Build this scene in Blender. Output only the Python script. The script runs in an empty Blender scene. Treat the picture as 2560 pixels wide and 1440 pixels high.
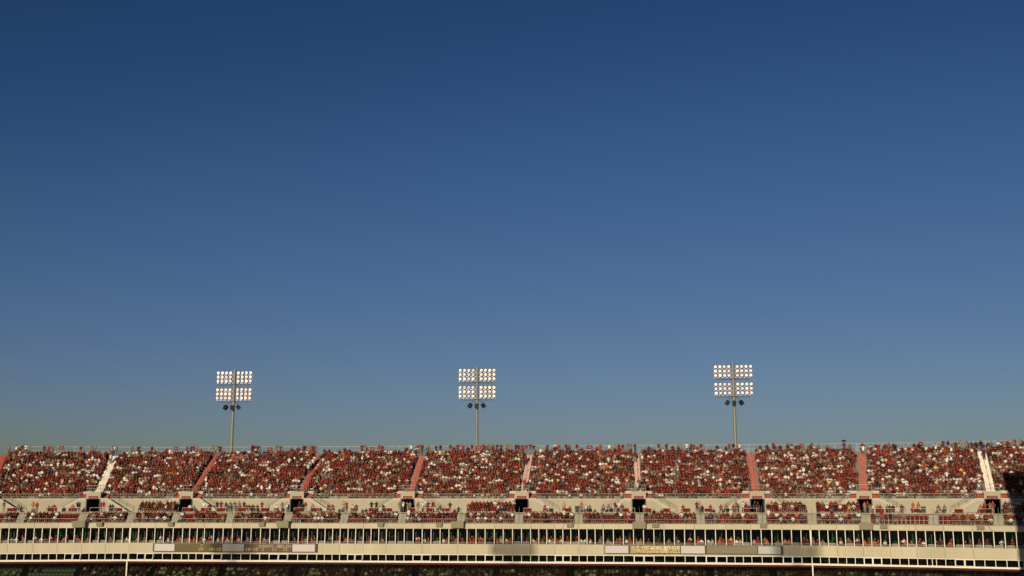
import bpy, bmesh, math, random
import numpy as np
from mathutils import Vector, Matrix

random.seed(7)
rng = np.random.default_rng(7)
scene = bpy.context.scene
col = scene.collection

# ---------------------------------------------------------------- camera
CAMH = 32.0
F = 2810.0
TH = math.atan(525 / F)
CT, ST = math.cos(TH), math.sin(TH)
cd = bpy.data.cameras.new('camera'); cam = bpy.data.objects.new('camera', cd); col.objects.link(cam)
cd.sensor_width = 36.0; cd.lens = F / 2560 * 36.0; cd.clip_start = 0.5; cd.clip_end = 20000
cam.location = (0, 0, CAMH); cam.rotation_euler = (math.pi / 2 + TH, 0, 0)
scene.camera = cam

# ---------------------------------------------------------------- sky, sun, exposure
SUN_EL, SUN_AZ = math.radians(10.5), math.radians(17)      # low sun behind the camera, to its left
SUN = Vector((-math.sin(SUN_AZ) * math.cos(SUN_EL), -math.cos(SUN_AZ) * math.cos(SUN_EL), math.sin(SUN_EL)))
world = bpy.data.worlds.new("World"); scene.world = world; world.use_nodes = True
wn, wl = world.node_tree.nodes, world.node_tree.links
wn.clear()
sky = wn.new('ShaderNodeTexSky'); sky.sky_type = 'NISHITA'; sky.sun_disc = False
sky.sun_elevation = SUN_EL
sky.sun_rotation = math.atan2(SUN.x, SUN.y)
sky.altitude = 300; sky.air_density = 1.0; sky.dust_density = 0.6; sky.ozone_density = 1.5
bg = wn.new('ShaderNodeBackground'); bg.inputs[1].default_value = 0.10
wo = wn.new('ShaderNodeOutputWorld')
# the film's response to the sky: steeper from horizon to zenith than the raw sky model (same for every ray)
sc0 = wn.new('ShaderNodeVectorMath'); sc0.operation = 'SCALE'; sc0.inputs['Scale'].default_value = 0.1
cv = wn.new('ShaderNodeRGBCurve'); cv.mapping.extend = 'EXTRAPOLATED'
for ch, pts in enumerate((((.136, .0185), (.198, .041), (.342, .093), (.604, .178), (1, .29)), ((.227, .055), (.323, .099), (.515, .174), (.687, .242), (1, .36)), ((.352, .156), (.462, .240), (.591, .314), (1, .50)))):
    cu = cv.mapping.curves[ch]
    cu.points[0].location = (0, 0); cu.points[1].location = pts[-1]
    for q in pts[:-1]: cu.points.new(*q)
cv.mapping.update()
sc1 = wn.new('ShaderNodeVectorMath'); sc1.operation = 'SCALE'; sc1.inputs['Scale'].default_value = 10.0
wl.new(sky.outputs[0], sc0.inputs[0]); wl.new(sc0.outputs[0], cv.inputs['Color']); wl.new(cv.outputs[0], sc1.inputs[0])
wl.new(sc1.outputs[0], bg.inputs[0]); wl.new(bg.outputs[0], wo.inputs[0])
sd = bpy.data.lights.new('sun', 'SUN'); sd.energy = 3.8; sd.angle = math.radians(0.5); sd.color = (1.0, 0.90, 0.69)
so = bpy.data.objects.new('sun', sd); col.objects.link(so)
so.rotation_euler = (-SUN).to_track_quat('-Z', 'Y').to_euler()
scene.view_settings.view_transform = 'Standard'; scene.view_settings.look = 'None'
scene.view_settings.exposure = 0.0; scene.view_settings.gamma = 1.0
scene.view_settings.use_curve_mapping = False
scene.cycles.max_bounces = 6; scene.cycles.diffuse_bounces = 2; scene.cycles.transparent_max_bounces = 12
scene.cycles.sample_clamp_indirect = 3.0

# ---------------------------------------------------------------- plan of the stand (a faceted curve)
def proj(x, y, z):
    z -= CAMH
    zc = y * CT + z * ST
    return 1280 + F * x / zc, 720 - F * (-y * ST + z * CT) / zc
def zat(py, Y):
    t = (720 - py) / F
    return CAMH + Y * (ST + t * CT) / (CT - t * ST)
BR = [-400, 0, 320, 1740, 2030, 2330, 2560, 3000]
AZ = [math.radians(a) for a in (-18, -12, -6, 5.6, 8, 19, 24, 27, 30)]
def make_path():
    def walk(p, a, sg, px):
        lo, hi = 0, 400
        for _ in range(50):
            m = (lo + hi) / 2
            q = (p[0] + sg * m * math.cos(a), p[1] - sg * m * math.sin(a))
            if (proj(q[0], q[1], CAMH - 8)[0] - px) * sg < 0: lo = m
            else: hi = m
        return q
    k = 3; p = (0, 172.0); R = []
    for i in range(k, len(BR)): p = walk(p, AZ[i], 1, BR[i]); R.append(p)
    p = (0, 172.0); L = []
    for i in range(k - 1, -1, -1): p = walk(p, AZ[i + 1], -1, BR[i]); L.append(p)
    n = L[::-1] + R
    a0, a1 = AZ[0], AZ[-1]
    n = [(n[0][0] - 30 * math.cos(a0), n[0][1] + 30 * math.sin(a0))] + n + [(n[-1][0] + 30 * math.cos(a1), n[-1][1] - 30 * math.sin(a1))]
    return n
ND = make_path()
NF = len(ND) - 1                       # facets, AZ[i] each
SS = [0.0]
for i in range(NF): SS.append(SS[-1] + math.dist(ND[i], ND[i + 1]))
MIT = []
for i in range(NF + 1):
    a = AZ[0] if i == 0 else AZ[-1] if i == NF else (AZ[i - 1] + AZ[i]) / 2
    h = 0 if i in (0, NF) else (AZ[i] - AZ[i - 1]) / 2
    MIT.append((math.sin(a) / math.cos(h), math.cos(a) / math.cos(h)))
def facet(s):
    for i in range(NF):
        if s <= SS[i + 1]: return i
    return NF - 1
def pt(s, d, fi=None):
    i = facet(s) if fi is None else fi
    t = (s - SS[i]) / (SS[i + 1] - SS[i])
    a = (ND[i][0] + d * MIT[i][0], ND[i][1] + d * MIT[i][1]); b = (ND[i + 1][0] + d * MIT[i + 1][0], ND[i + 1][1] + d * MIT[i + 1][1])
    return (a[0] + (b[0] - a[0]) * t, a[1] + (b[1] - a[1]) * t)
def P(s, d, z): x, y = pt(s, d); return (x, y, z)
def azi(s): return AZ[facet(s)]
def s_at(px, d, z):
    lo, hi = 0, SS[-1]
    for _ in range(45):
        m = (lo + hi) / 2
        x, y = pt(m, d)
        if proj(x, y, z)[0] < px: lo = m
        else: hi = m
    return (lo + hi) / 2
def pieces(s0, s1):
    c = [s0] + [s for s in SS if s0 + 1e-4 < s < s1 - 1e-4] + [s1]
    return list(zip(c[:-1], c[1:]))

Y0 = 172.0
Z_LIP, Z_OPT, Z_OPB, Z_FB, Z_SILL, Z_SILLB = [zat(v, Y0) for v in (1309.5, 1322.5, 1361, 1387, 1404.5, 1408)]
Z_WALK = zat(1282, Y0 + 2.3); D_WALL = 6.5
Z_WT = zat(1247, Y0 + D_WALL)
Z_ROW0 = Z_WT - 0.12; RISE = 0.441; RUN = 0.66; NROW = 17
D_TOP = D_WALL + NROW * RUN; Z_TOP = Z_ROW0 + NROW * RISE; D_BACK = D_TOP + 1.7
Z_RAIL = zat(1114.5, Y0 + D_BACK)
S_L, S_R = SS[0] + 1, SS[-1] - 1

# ---------------------------------------------------------------- materials
def mat(name, colour, rough=0.7, metal=0.0, var=0.0, scale=1.0, spec=0.3, bump=0.0, stretch=(1, 1, 1), streak=0.0):
    m = bpy.data.materials.new(name); m.use_nodes = True
    n, l = m.node_tree.nodes, m.node_tree.links
    b = n['Principled BSDF']
    b.inputs['Base Color'].default_value = (*colour, 1); b.inputs['Roughness'].default_value = rough
    b.inputs['Metallic'].default_value = metal; b.inputs['Specular IOR Level'].default_value = spec
    if var or bump:
        g = n.new('ShaderNodeNewGeometry'); mp = n.new('ShaderNodeMapping'); mp.inputs['Scale'].default_value = stretch
        t = n.new('ShaderNodeTexNoise'); t.inputs['Scale'].default_value = scale; t.inputs['Detail'].default_value = 6
        l.new(g.outputs['Position'], mp.inputs['Vector']); l.new(mp.outputs[0], t.inputs['Vector'])
        if var:
            r = n.new('ShaderNodeMapRange'); r.inputs[1].default_value = 0.3; r.inputs[2].default_value = 0.7
            r.inputs[3].default_value = 1 - var; r.inputs[4].default_value = 1 + var * 0.6
            l.new(t.outputs[0], r.inputs[0])
            mx = n.new('ShaderNodeVectorMath'); mx.operation = 'SCALE'; mx.inputs[0].default_value = colour
            l.new(r.outputs[0], mx.inputs['Scale']); l.new(mx.outputs[0], b.inputs['Base Color'])
        if bump:
            bp = n.new('ShaderNodeBump'); bp.inputs['Strength'].default_value = bump; l.new(t.outputs[0], bp.inputs['Height']); l.new(bp.outputs[0], b.inputs['Normal'])
    return m
def emis(name, colour, strength):
    m = bpy.data.materials.new(name); m.use_nodes = True
    b = m.node_tree.nodes['Principled BSDF']
    b.inputs['Base Color'].default_value = (0.05, 0.05, 0.05, 1)
    b.inputs['Emission Color'].default_value = (*colour, 1); b.inputs['Emission Strength'].default_value = strength
    return m
def glass(name, tint, gloss=0.12, refl=(0.8, 0.85, 0.9), rough=0.04):
    m = bpy.data.materials.new(name); m.use_nodes = True
    n, l = m.node_tree.nodes, m.node_tree.links; n.clear()
    t = n.new('ShaderNodeBsdfTransparent'); t.inputs[0].default_value = (*tint, 1)
    g = n.new('ShaderNodeBsdfGlossy'); g.inputs[0].default_value = (*refl, 1); g.inputs['Roughness'].default_value = rough
    x = n.new('ShaderNodeMixShader'); x.inputs[0].default_value = gloss
    o = n.new('ShaderNodeOutputMaterial')
    l.new(t.outputs[0], x.inputs[1]); l.new(g.outputs[0], x.inputs[2]); l.new(x.outputs[0], o.inputs[0])
    return m
M = dict(
    fascia=mat('fascia_render', (0.54, 0.45, 0.295), 0.85, var=0.10, scale=0.35, stretch=(1, 1, 0.25)),
    joint=mat('dark_joint', (0.10, 0.085, 0.06), 0.9),
    wall=mat('painted_wall', (0.43, 0.365, 0.245), 0.85, var=0.08, scale=0.5, stretch=(1, 1, 0.3)),
    coping=mat('sunlit_tone_coping', (0.60, 0.52, 0.39), 0.8, var=0.05, scale=2),  # sunlit top ledge put into a whiter colour than the wall
    conc=mat('grey_concrete', (0.33, 0.30, 0.215), 0.9, var=0.15, scale=1.2),
    deck=mat('deck_concrete', (0.19, 0.165, 0.135), 0.9, var=0.2, scale=1.5),
    curb=mat('stair_curb', (0.50, 0.44, 0.34), 0.85, var=0.06, scale=1),  # lit band along the stair put into a lighter colour
    boxbeige=mat('speaker_box_paint', (0.26, 0.225, 0.135), 0.7, var=0.05, scale=2),
    redstep=mat('red_painted_step', (0.37, 0.06, 0.036), 0.7, var=0.25, scale=3),
    salmon=mat('faded_red_step', (0.42, 0.11, 0.072), 0.75, var=0.25, scale=3),
    pinkstep=mat('worn_pink_step', (0.60, 0.36, 0.28), 0.75, var=0.3, scale=3),
    palestep=mat('pale_step', (0.78, 0.66, 0.52), 0.6, var=0.25, scale=3),
    redsign=mat('crimson_sign', (0.20, 0.028, 0.024), 0.8, spec=0.1), signmark=mat('sign_marks', (0.42, 0.24, 0.19), 0.8),
    rail=mat('galvanised_rail', (0.34, 0.30, 0.22), 0.5, 0.3), toprail=mat('grey_top_rail', (0.42, 0.41, 0.39), 0.6),
    dkrail=mat('stair_handrail', (0.26, 0.235, 0.19), 0.5, 0.2),
    white=mat('white_frame', (0.80, 0.70, 0.53), 0.45, var=0.03, scale=3),
    pole=mat('galvanised_pole', (0.235, 0.215, 0.155), 0.5, 0.25, var=0.1, scale=1, stretch=(1, 1, 0.3)),
    steel=mat('dark_steel', (0.05, 0.05, 0.055), 0.5, 0.4), black=mat('black_speaker', (0.012, 0.013, 0.016), 0.55),
    housing=mat('lamp_housing', (0.34, 0.27, 0.27), 0.4, 0.5),
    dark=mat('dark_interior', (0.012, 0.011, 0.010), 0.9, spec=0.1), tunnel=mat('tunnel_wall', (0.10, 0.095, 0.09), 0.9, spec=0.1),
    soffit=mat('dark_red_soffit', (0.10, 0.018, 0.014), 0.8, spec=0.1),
    redseat=mat('crimson_seat', (0.155, 0.012, 0.010), 0.75, var=0.12, scale=5, spec=0.08), greyseat=mat('grey_green_seat', (0.20, 0.21, 0.19), 0.5, var=0.15, scale=4),
    slat=mat('pale_slat_seat', (0.33, 0.30, 0.24), 0.6), alu=mat('aluminium_bench', (0.66, 0.64, 0.57), 0.4, 0.2),
    bin=mat('black_bin', (0.02, 0.02, 0.02), 0.5), banner=mat('pale_banner', (0.56, 0.49, 0.44), 0.7, var=0.03, scale=1),
    greybanner=mat('shaded_banner', (0.44, 0.39, 0.36), 0.7, var=0.03, scale=1), bluebanner=mat('shaded_right_banner', (0.46, 0.44, 0.40), 0.7, var=0.03, scale=1),  # both are the banner white darkened, mast shadow put into the colour
    led1=mat('olive_led_matrix', (0.115, 0.085, 0.022), 0.6, var=0.1, scale=4), led2=mat('brown_led_matrix', (0.105, 0.075, 0.042), 0.6, var=0.1, scale=4),
    led4=mat('blank_led_matrix', (0.21, 0.165, 0.105), 0.6, var=0.15, scale=1.2, stretch=(0.3, 0.3, 4)),
    amber=emis('amber_led', (1.0, 0.50, 0.13), 0.62), amberdim=emis('dim_amber_led', (1.0, 0.74, 0.36), 0.9),
    sbframe=mat('scoreboard_frame', (0.075, 0.055, 0.04), 0.6), cable=mat('black_cable', (0.02, 0.02, 0.02), 0.6),
    glassg=glass('green_tinted_glass', (0.37, 0.54, 0.42), 0.02), glassd=glass('dark_tinted_glass', (0.30, 0.40, 0.33), 0.02),
    glassb=glass('tilted_glass', (0.30, 0.42, 0.36), 0.35, (0.035, 0.042, 0.045)), glassc=glass('club_glass', (0.625, 0.66, 0.56), 0.015),
    column=mat('suite_column', (0.8, 0.8, 0.75), 0.5),
    grass=mat('turf', (0.05, 0.11, 0.03), 0.9, var=0.3, scale=0.5), track=mat('asphalt', (0.09, 0.085, 0.08), 0.9, var=0.1, scale=0.5),
    ground=mat('ground', (0.12, 0.11, 0.08), 0.95, var=0.3, scale=0.01), umb=mat('black_umbrella', (0.012, 0.012, 0.015), 0.6),
)
# each fascia panel weathers a little differently, with faint rain streaks
n, l = M['fascia'].node_tree.nodes, M['fascia'].node_tree.links; b = n['Principled BSDF']; src = b.inputs['Base Color'].links[0].from_socket
oi = n.new('ShaderNodeObjectInfo'); r_ = n.new('ShaderNodeMapRange'); r_.inputs[3].default_value = 0.93; r_.inputs[4].default_value = 1.05; l.new(oi.outputs['Random'], r_.inputs[0])
g = n.new('ShaderNodeNewGeometry'); mp = n.new('ShaderNodeMapping'); mp.inputs['Scale'].default_value = (3, 3, .08); t = n.new('ShaderNodeTexNoise'); t.inputs['Scale'].default_value = 1.2; t.inputs['Detail'].default_value = 4
l.new(g.outputs['Position'], mp.inputs['Vector']); l.new(mp.outputs[0], t.inputs['Vector'])
r2 = n.new('ShaderNodeMapRange'); r2.inputs[1].default_value = .55; r2.inputs[2].default_value = .75; r2.inputs[3].default_value = 1.0; r2.inputs[4].default_value = .86; l.new(t.outputs[0], r2.inputs[0])
mm = n.new('ShaderNodeMath'); mm.operation = 'MULTIPLY'; l.new(r_.outputs[0], mm.inputs[0]); l.new(r2.outputs[0], mm.inputs[1])
vs = n.new('ShaderNodeVectorMath'); vs.operation = 'SCALE'; l.new(src, vs.inputs[0]); l.new(mm.outputs[0], vs.inputs['Scale']); l.new(vs.outputs[0], b.inputs['Base Color'])
# led matrix with its sun glints painted in as gold speckles
m = M['led3'] = mat('sun_glint_led_matrix', (0.30, 0.20, 0.07), 0.5)
n, l = m.node_tree.nodes, m.node_tree.links
g = n.new('ShaderNodeNewGeometry'); t = n.new('ShaderNodeTexNoise'); t.inputs['Scale'].default_value = 7; t.inputs['Detail'].default_value = 3
cr = n.new('ShaderNodeValToRGB'); cr.color_ramp.elements[0].position = 0.42; cr.color_ramp.elements[0].color = (0.19, 0.125, 0.05, 1)
cr.color_ramp.elements[1].position = 0.66; cr.color_ramp.elements[1].color = (0.78, 0.58, 0.26, 1)
l.new(g.outputs['Position'], t.inputs['Vector']); l.new(t.outputs[0], cr.inputs[0]); l.new(cr.outputs[0], n['Principled BSDF'].inputs['Base Color'])
# lamp lens: hot reflector, uneven from lamp to lamp
m = M['lens'] = bpy.data.materials.new('lit_lamp_lens'); m.use_nodes = True
n, l = m.node_tree.nodes, m.node_tree.links; b = n['Principled BSDF']; b.inputs['Base Color'].default_value = (0.7, 0.6, 0.5, 1)
oi = n.new('ShaderNodeObjectInfo'); tc = n.new('ShaderNodeTexCoord'); ns = n.new('ShaderNodeTexNoise'); ns.noise_dimensions = '4D'; ns.inputs['Scale'].default_value = 4.5
mr = n.new('ShaderNodeMath'); mr.operation = 'MULTIPLY'; mr.inputs[1].default_value = 40
l.new(oi.outputs['Random'], mr.inputs[0]); l.new(mr.outputs[0], ns.inputs['W']); l.new(tc.outputs['Object'], ns.inputs['Vector'])
cr = n.new('ShaderNodeValToRGB'); e = cr.color_ramp.elements
e[0].position = 0.40; e[0].color = (0.20, 0.12, 0.07, 1); e[1].position = 0.60; e[1].color = (1.0, 0.80, 0.65, 1)
l.new(ns.outputs[0], cr.inputs[0]); l.new(cr.outputs[0], b.inputs['Emission Color'])
mr2 = n.new('ShaderNodeMapRange'); mr2.inputs[3].default_value = 0.3; mr2.inputs[4].default_value = 1.25
l.new(oi.outputs['Random'], mr2.inputs[0]); l.new(mr2.outputs[0], b.inputs['Emission Strength'])
# clothing driven by the object's own colour
def objmat(name, kind):
    m = bpy.data.materials.new(name); m.use_nodes = True
    n, l = m.node_tree.nodes, m.node_tree.links; b = n['Principled BSDF']; b.inputs['Roughness'].default_value = 0.85; b.inputs['Specular IOR Level'].default_value = 0.15
    oi = n.new('ShaderNodeObjectInfo')
    if kind == 'shirt': l.new(oi.outputs['Color'], b.inputs['Base Color'])
    elif kind == 'crowd':
        a = n.new('ShaderNodeAttribute'); a.attribute_name = 'clothing'; l.new(a.outputs['Color'], b.inputs['Base Color'])
    else:
        r = n.new('ShaderNodeValToRGB'); r.color_ramp.interpolation = 'CONSTANT'
        st = {'pants': [(0, (0.03, 0.035, 0.06)), (.3, (0.20, 0.16, 0.105)), (.6, (0.06, 0.075, 0.12)), (.75, (0.28, 0.24, 0.19)), (.9, (0.012, 0.012, 0.014))],
              'skin': [(0, (0.32, 0.16, 0.095)), (.5, (0.26, 0.12, 0.07)), (.88, (0.12, 0.06, 0.035))],
              'hair': [(0, (0.03, 0.017, 0.01)), (.4, (0.015, 0.01, 0.008)), (.65, (0.12, 0.07, 0.03)), (.8, (0.24, 0.03, 0.025)), (.92, (0.55, 0.5, 0.44))]}[kind]
        e = r.color_ramp.elements
        for i, (p, c) in enumerate(st):
            x = e[i] if i < 2 else e.new(p)
            x.position = p; x.color = (*c, 1)
        mm = n.new('ShaderNodeMath'); mm.operation = 'MULTIPLY'; mm.inputs[1].default_value = {'pants': 7.3, 'skin': 3.7, 'hair': 11.1}[kind]
        fr = n.new('ShaderNodeMath'); fr.operation = 'FRACT'
        l.new(oi.outputs['Random'], mm.inputs[0]); l.new(mm.outputs[0], fr.inputs[0]); l.new(fr.outputs[0], r.inputs[0]); l.new(r.outputs[0], b.inputs['Base Color'])
    return m
PM = [objmat('shirt_cloth', 'shirt'), objmat('skin', 'skin'), objmat('trouser_cloth', 'pants'), objmat('hair', 'hair')]
CROWDM = objmat('crowd_clothing', 'crowd')

# ---------------------------------------------------------------- mesh helpers
def tag(o, label=None, cat=None, group=None, kind=None):
    if label: o['label'] = label
    if cat: o['category'] = cat
    if group: o['group'] = group
    if kind: o['kind'] = kind
    return o
def empty(name, loc=(0, 0, 0), rz=0.0):
    o = bpy.data.objects.new(name, None); o.empty_display_size = 0.3; col.objects.link(o)
    o.location = loc; o.rotation_euler = (0, 0, rz); return o
class MB:
    def __init__(s): s.v = []; s.f = []; s.m = []
    def poly(s, pts, mi=0):
        k = len(s.v); s.v += [tuple(p) for p in pts]; s.f.append(tuple(range(k, k + len(pts)))); s.m.append(mi)
    def hexa(s, b, t, mi=0):                     # four bottom, four top corners (counter-clockwise from above)
        k = len(s.v); s.v += [tuple(p) for p in b] + [tuple(p) for p in t]
        for f in ((3, 2, 1, 0), (4, 5, 6, 7), (0, 1, 5, 4), (1, 2, 6, 5), (2, 3, 7, 6), (3, 0, 4, 7)):
            s.f.append(tuple(k + i for i in f)); s.m.append(mi)
    def box(s, x0, x1, y0, y1, z0, z1, mi=0):
        c = [(x0, y0), (x1, y0), (x1, y1), (x0, y1)]
        s.hexa([(x, y, z0) for x, y in c], [(x, y, z1) for x, y in c], mi)
    def pbox(s, s0, s1, d0, d1, z0, z1, mi=0):   # box that follows the stand's curve
        for a, b in pieces(s0, s1):
            fi = facet((a + b) / 2)
            c = [pt(a, d0, fi), pt(b, d0, fi), pt(b, d1, fi), pt(a, d1, fi)]
            s.hexa([(x, y, z0) for x, y in c], [(x, y, z1) for x, y in c], mi)
    def ppoly(s, s0, s1, prof, mi=0):            # open profile [(d,z)...] swept along the curve
        for a, b in pieces(s0, s1):
            fi = facet((a + b) / 2)
            for (d0, z0), (d1, z1) in zip(prof[:-1], prof[1:]):
                A = pt(a, d0, fi); B = pt(b, d0, fi); C = pt(b, d1, fi); D = pt(a, d1, fi)
                s.poly([(*A, z0), (*B, z0), (*C, z1), (*D, z1)], mi)
    def bar(s, a, b, r, n=6, mi=0, r2=None):
        a = Vector(a); b = Vector(b); ax = (b - a); ln = ax.length
        if ln < 1e-6: return
        q = ax.to_track_quat('Z', 'Y'); k = len(s.v); r2 = r if r2 is None else r2
        for p, rr in ((a, r), (b, r2)):
            for i in range(n):
                an = 2 * math.pi * (i + .5) / n
                s.v.append(tuple(p + q @ Vector((rr * math.cos(an), rr * math.sin(an), 0))))
        for i in range(n):
            j = (i + 1) % n; s.f.append((k + i, k + j, k + n + j, k + n + i)); s.m.append(mi)
        s.f.append(tuple(k + i for i in range(n - 1, -1, -1))); s.f.append(tuple(k + n + i for i in range(n))); s.m += [mi, mi]
    def prail(s, s0, s1, d, z, r, mi=0):
        for a, b in pieces(s0, s1):
            s.bar(P(a + 1e-4, d, z), P(b - 1e-4, d, z), r, 6, mi)
    def build(s, name, mats, parent=None, smooth=False):
        if not isinstance(mats, (list, tuple)): mats = [mats]
        off = Vector((0, 0, 0))
        v = s.v
        if parent is not None and getattr(s, 'world', False):
            mi_ = (Matrix.Translation(parent.location) @ parent.rotation_euler.to_matrix().to_4x4()).inverted()
            v = [tuple(mi_ @ Vector(p)) for p in v]
        me = bpy.data.meshes.new(name); me.from_pydata(v, [], s.f); me.update()
        for m_ in mats: me.materials.append(m_)
        if len(mats) > 1: me.polygons.foreach_set('material_index', s.m)
        if smooth: me.polygons.foreach_set('use_smooth', [True] * len(me.polygons))
        o = bpy.data.objects.new(name, me); col.objects.link(o)
        if parent is not None: o.parent = parent
        return o
def W(): b = MB(); b.world = True; return b

# ---------------------------------------------------------------- setting: ground
b = W(); b.box(-6000, 6000, -6000, 9000, -1, -0.02); tag(b.build('ground', M['ground']), kind='structure')
b = W(); b.box(-75, 75, 20, 150, -0.016, 0.0); tag(b.build('playing_field', M['grass']), kind='structure')
b = W(); b.box(-150, 150, 200, 230, -0.016, 0.004); tag(b.build('road', M['track']), kind='structure')

# ---------------------------------------------------------------- pixel surveys of the photograph
C1 = [10, 92, 177, 261, 344, 425, 506, 586, 667, 748, 829, 908, 989, 1068, 1147, 1228, 1304, 1389, 1470, 1552, 1640, 1734, 1829, 1900, 1974, 2047, 2140, 2233, 2326, 2420, 2513]
C2 = [47, 141, 236, 329, 426, 520, 615, 692, 768, 843, 922, 998, 1075, 1152, 1229, 1305, 1395, 1484, 1573, 1663, 1751, 1842, 1930, 2021, 2111, 2201, 2291, 2383, 2472]
C3 = [5, 95, 185, 267, 347, 428, 508, 587, 668, 749, 830, 912, 1013, 1112, 1214, 1314, 1417, 1520, 1622, 1724, 1826, 1931, 2034, 2140, 2220, 2303, 2388, 2490]
C4 = [36, 138, 233, 328, 424, 510, 597, 684, 770, 857, 943, 1031, 1121, 1212, 1300, 1388, 1478, 1572, 1664, 1756, 1850, 1946, 2043, 2145, 2253, 2365, 2480]
mpx = [v / 4 for v in C1] + [640 + v / 4 for v in C2] + [1280 + v / 4 for v in C3] + [1920 + v / 4 for v in C4]
MUL = [s_at(p, 0, Z_OPT) for p in mpx]
for _ in range(7): MUL.insert(0, MUL[0] - 1.35); MUL.append(MUL[-1] + 1.5)
NW = len(MUL) - 1
JPX = [92, 344, 586, 829, 1068, 1304, 1552, 1829, 2047, 2326]
J = [v / 4 for v in JPX] + [640 + v / 4 for v in (47, 329, 615, 843, 1075, 1305, 1663, 2021, 2383)] + [1280 + v / 4 for v in (185, 428, 668, 912, 1214, 1520, 1826, 2140, 2388)] + [1920 + v / 4 for v in (138, 424, 684, 943, 1212, 1478, 1756, 2043, 2480)]
JS = [s_at(p, 0, Z_OPT) for p in J]
JS = [JS[0] - 8, JS[0] - 4] + JS + [JS[-1] + 4.5, JS[-1] + 9]
S_L, S_R = MUL[0], MUL[-1]
JS = [S_L] + [j for j in JS if S_L + 0.5 < j < S_R - 0.5] + [S_R]
PORT = [(-40, 'redstep'), (233, 'palestep'), (465, 'redstep'), (742, 'redstep'), (1019, 'salmon'), (1304, 'pinkstep'), (1597, 'pinkstep'), (1893, 'salmon'), (2161, 'salmon'), (2481, 'palestep'), (2790, 'salmon')]
PS = [s_at(p, 5.3, Z_WT) for p, _ in PORT]
ATOP = [10, 287, 545, 799, 1056, 1325, 1591, 1876, 2153, 2453, 2740]
AT = [s_at(p, D_TOP, Z_TOP) for p in ATOP]
def AS(i, k): return PS[i] + (AT[i] - PS[i]) * k / NROW
BOXA = [-90, 53, 206, 327, 439, 575, 719, 860, 1005, 1152, 1297, 1446, 1599, 1751, 1905, 2030, 2165, 2334, 2497, 2660]
BS = [s_at(p, 1.2, Z_WALK - 1) for p in BOXA]
TALL = {3, 9, 14, 15, 18}             # boxes (index of the aisle on their left) whose rows rise over the walkway
TALLR = [(3, None), (9, None)]

# ---------------------------------------------------------------- the grandstand
stand = empty('grandstand', (0, 172, 0))
tag(stand, 'long curved beige upper grandstand with two bands of dark windows under it', 'grandstand')
def part(b, name, mats, **k): o = b.build(name, mats, stand, **k); return o

# fascia panels (each its own piece, real gaps between)
pan = [(Z_OPT + 0.02, Z_LIP, -0.12, 0.25), (Z_FB + 0.05, Z_OPB - 0.1, -0.10, 0.25)]
for z0, z1, d0, d1 in pan:
    for a, c in zip(JS[:-1], JS[1:]):
        b = W(); g_ = 0.018
        for q0, q1 in pieces(a + g_, c - g_): b.pbox(q0, q1, d0, d1, z0, z1)
        part(b, 'fascia_panel', M['fascia'])
b = W(); b.pbox(S_L, S_R, 0.26, 0.5, Z_OPT + 0.03, Z_LIP - 0.01); b.pbox(S_L, S_R, 0.26, 0.5, Z_FB + 0.06, Z_OPB - 0.14)
part(b, 'fascia_backing', M['joint'])
b = W(); b.pbox(S_L, S_R, -0.16, 0.3, Z_LIP + 0.003, Z_LIP + 0.07); part(b, 'lip_coping', M['conc'])
b = W(); b.pbox(S_L, S_R, -0.14, 0.22, Z_OPB - 0.1 + 0.003, Z_OPB + 0.03); part(b, 'balcony_curb', M['fascia'])
b = W()
for j in JS: b.pbox(max(j - .5, S_L), min(j + .5, S_R), -0.094, -0.092, (Z_FB + Z_OPB) / 2 - .05, (Z_FB + Z_OPB) / 2 - .04)
b.pbox(S_L, S_R, -0.104, -0.1005, Z_FB + 0.86, Z_FB + 0.875); part(b, 'reveal_line', mat('reveal', (0.42, 0.32, 0.20), 0.9))

# balcony: floor, ceiling, mullions, rail, green glass wall, rooms behind
BD = 2.9
ZBF = Z_OPB - 0.42
b = W(); b.pbox(S_L, S_R, 0.25, 9.0, ZBF - 0.15, ZBF); part(b, 'balcony_floor', M['conc'])
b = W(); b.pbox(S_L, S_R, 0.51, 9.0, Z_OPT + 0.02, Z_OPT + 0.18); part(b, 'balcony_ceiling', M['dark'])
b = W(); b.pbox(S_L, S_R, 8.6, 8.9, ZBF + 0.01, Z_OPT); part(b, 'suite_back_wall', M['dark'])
b = W(); b.pbox(S_L, S_R, 0.28, 0.34, ZBF + 0.01, Z_OPB - 0.02); part(b, 'balcony_kerb', M['dkrail'])
mull_n = 0; rest = W()
for k, s in enumerate(MUL):
    b = W(); w = 0.05
    if abs(s - SS[3]) < 0.6 or abs(s - SS[5]) < 0.6: w = 0.12
    b.pbox(max(s - w, S_L), min(s + w, S_R), -0.03, 0.12, Z_OPB + 0.035, Z_OPT + 0.015)
    if 5 <= k < 105: part(b, 'mullion', M['white'])
    else: rest.v and None; kk = len(rest.v); rest.v += b.v; rest.f += [tuple(i + kk for i in f) for f in b.f]; rest.m += b.m
tag(part(rest, 'mullion', M['white']), kind='stuff')
b = W(); b.prail(S_L, S_R, 0.32, Z_OPB + 0.27, 0.028); b.prail(S_L, S_R, 0.32, Z_OPB + 0.12, 0.018); part(b, 'balcony_rail', M['rail'])
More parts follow.
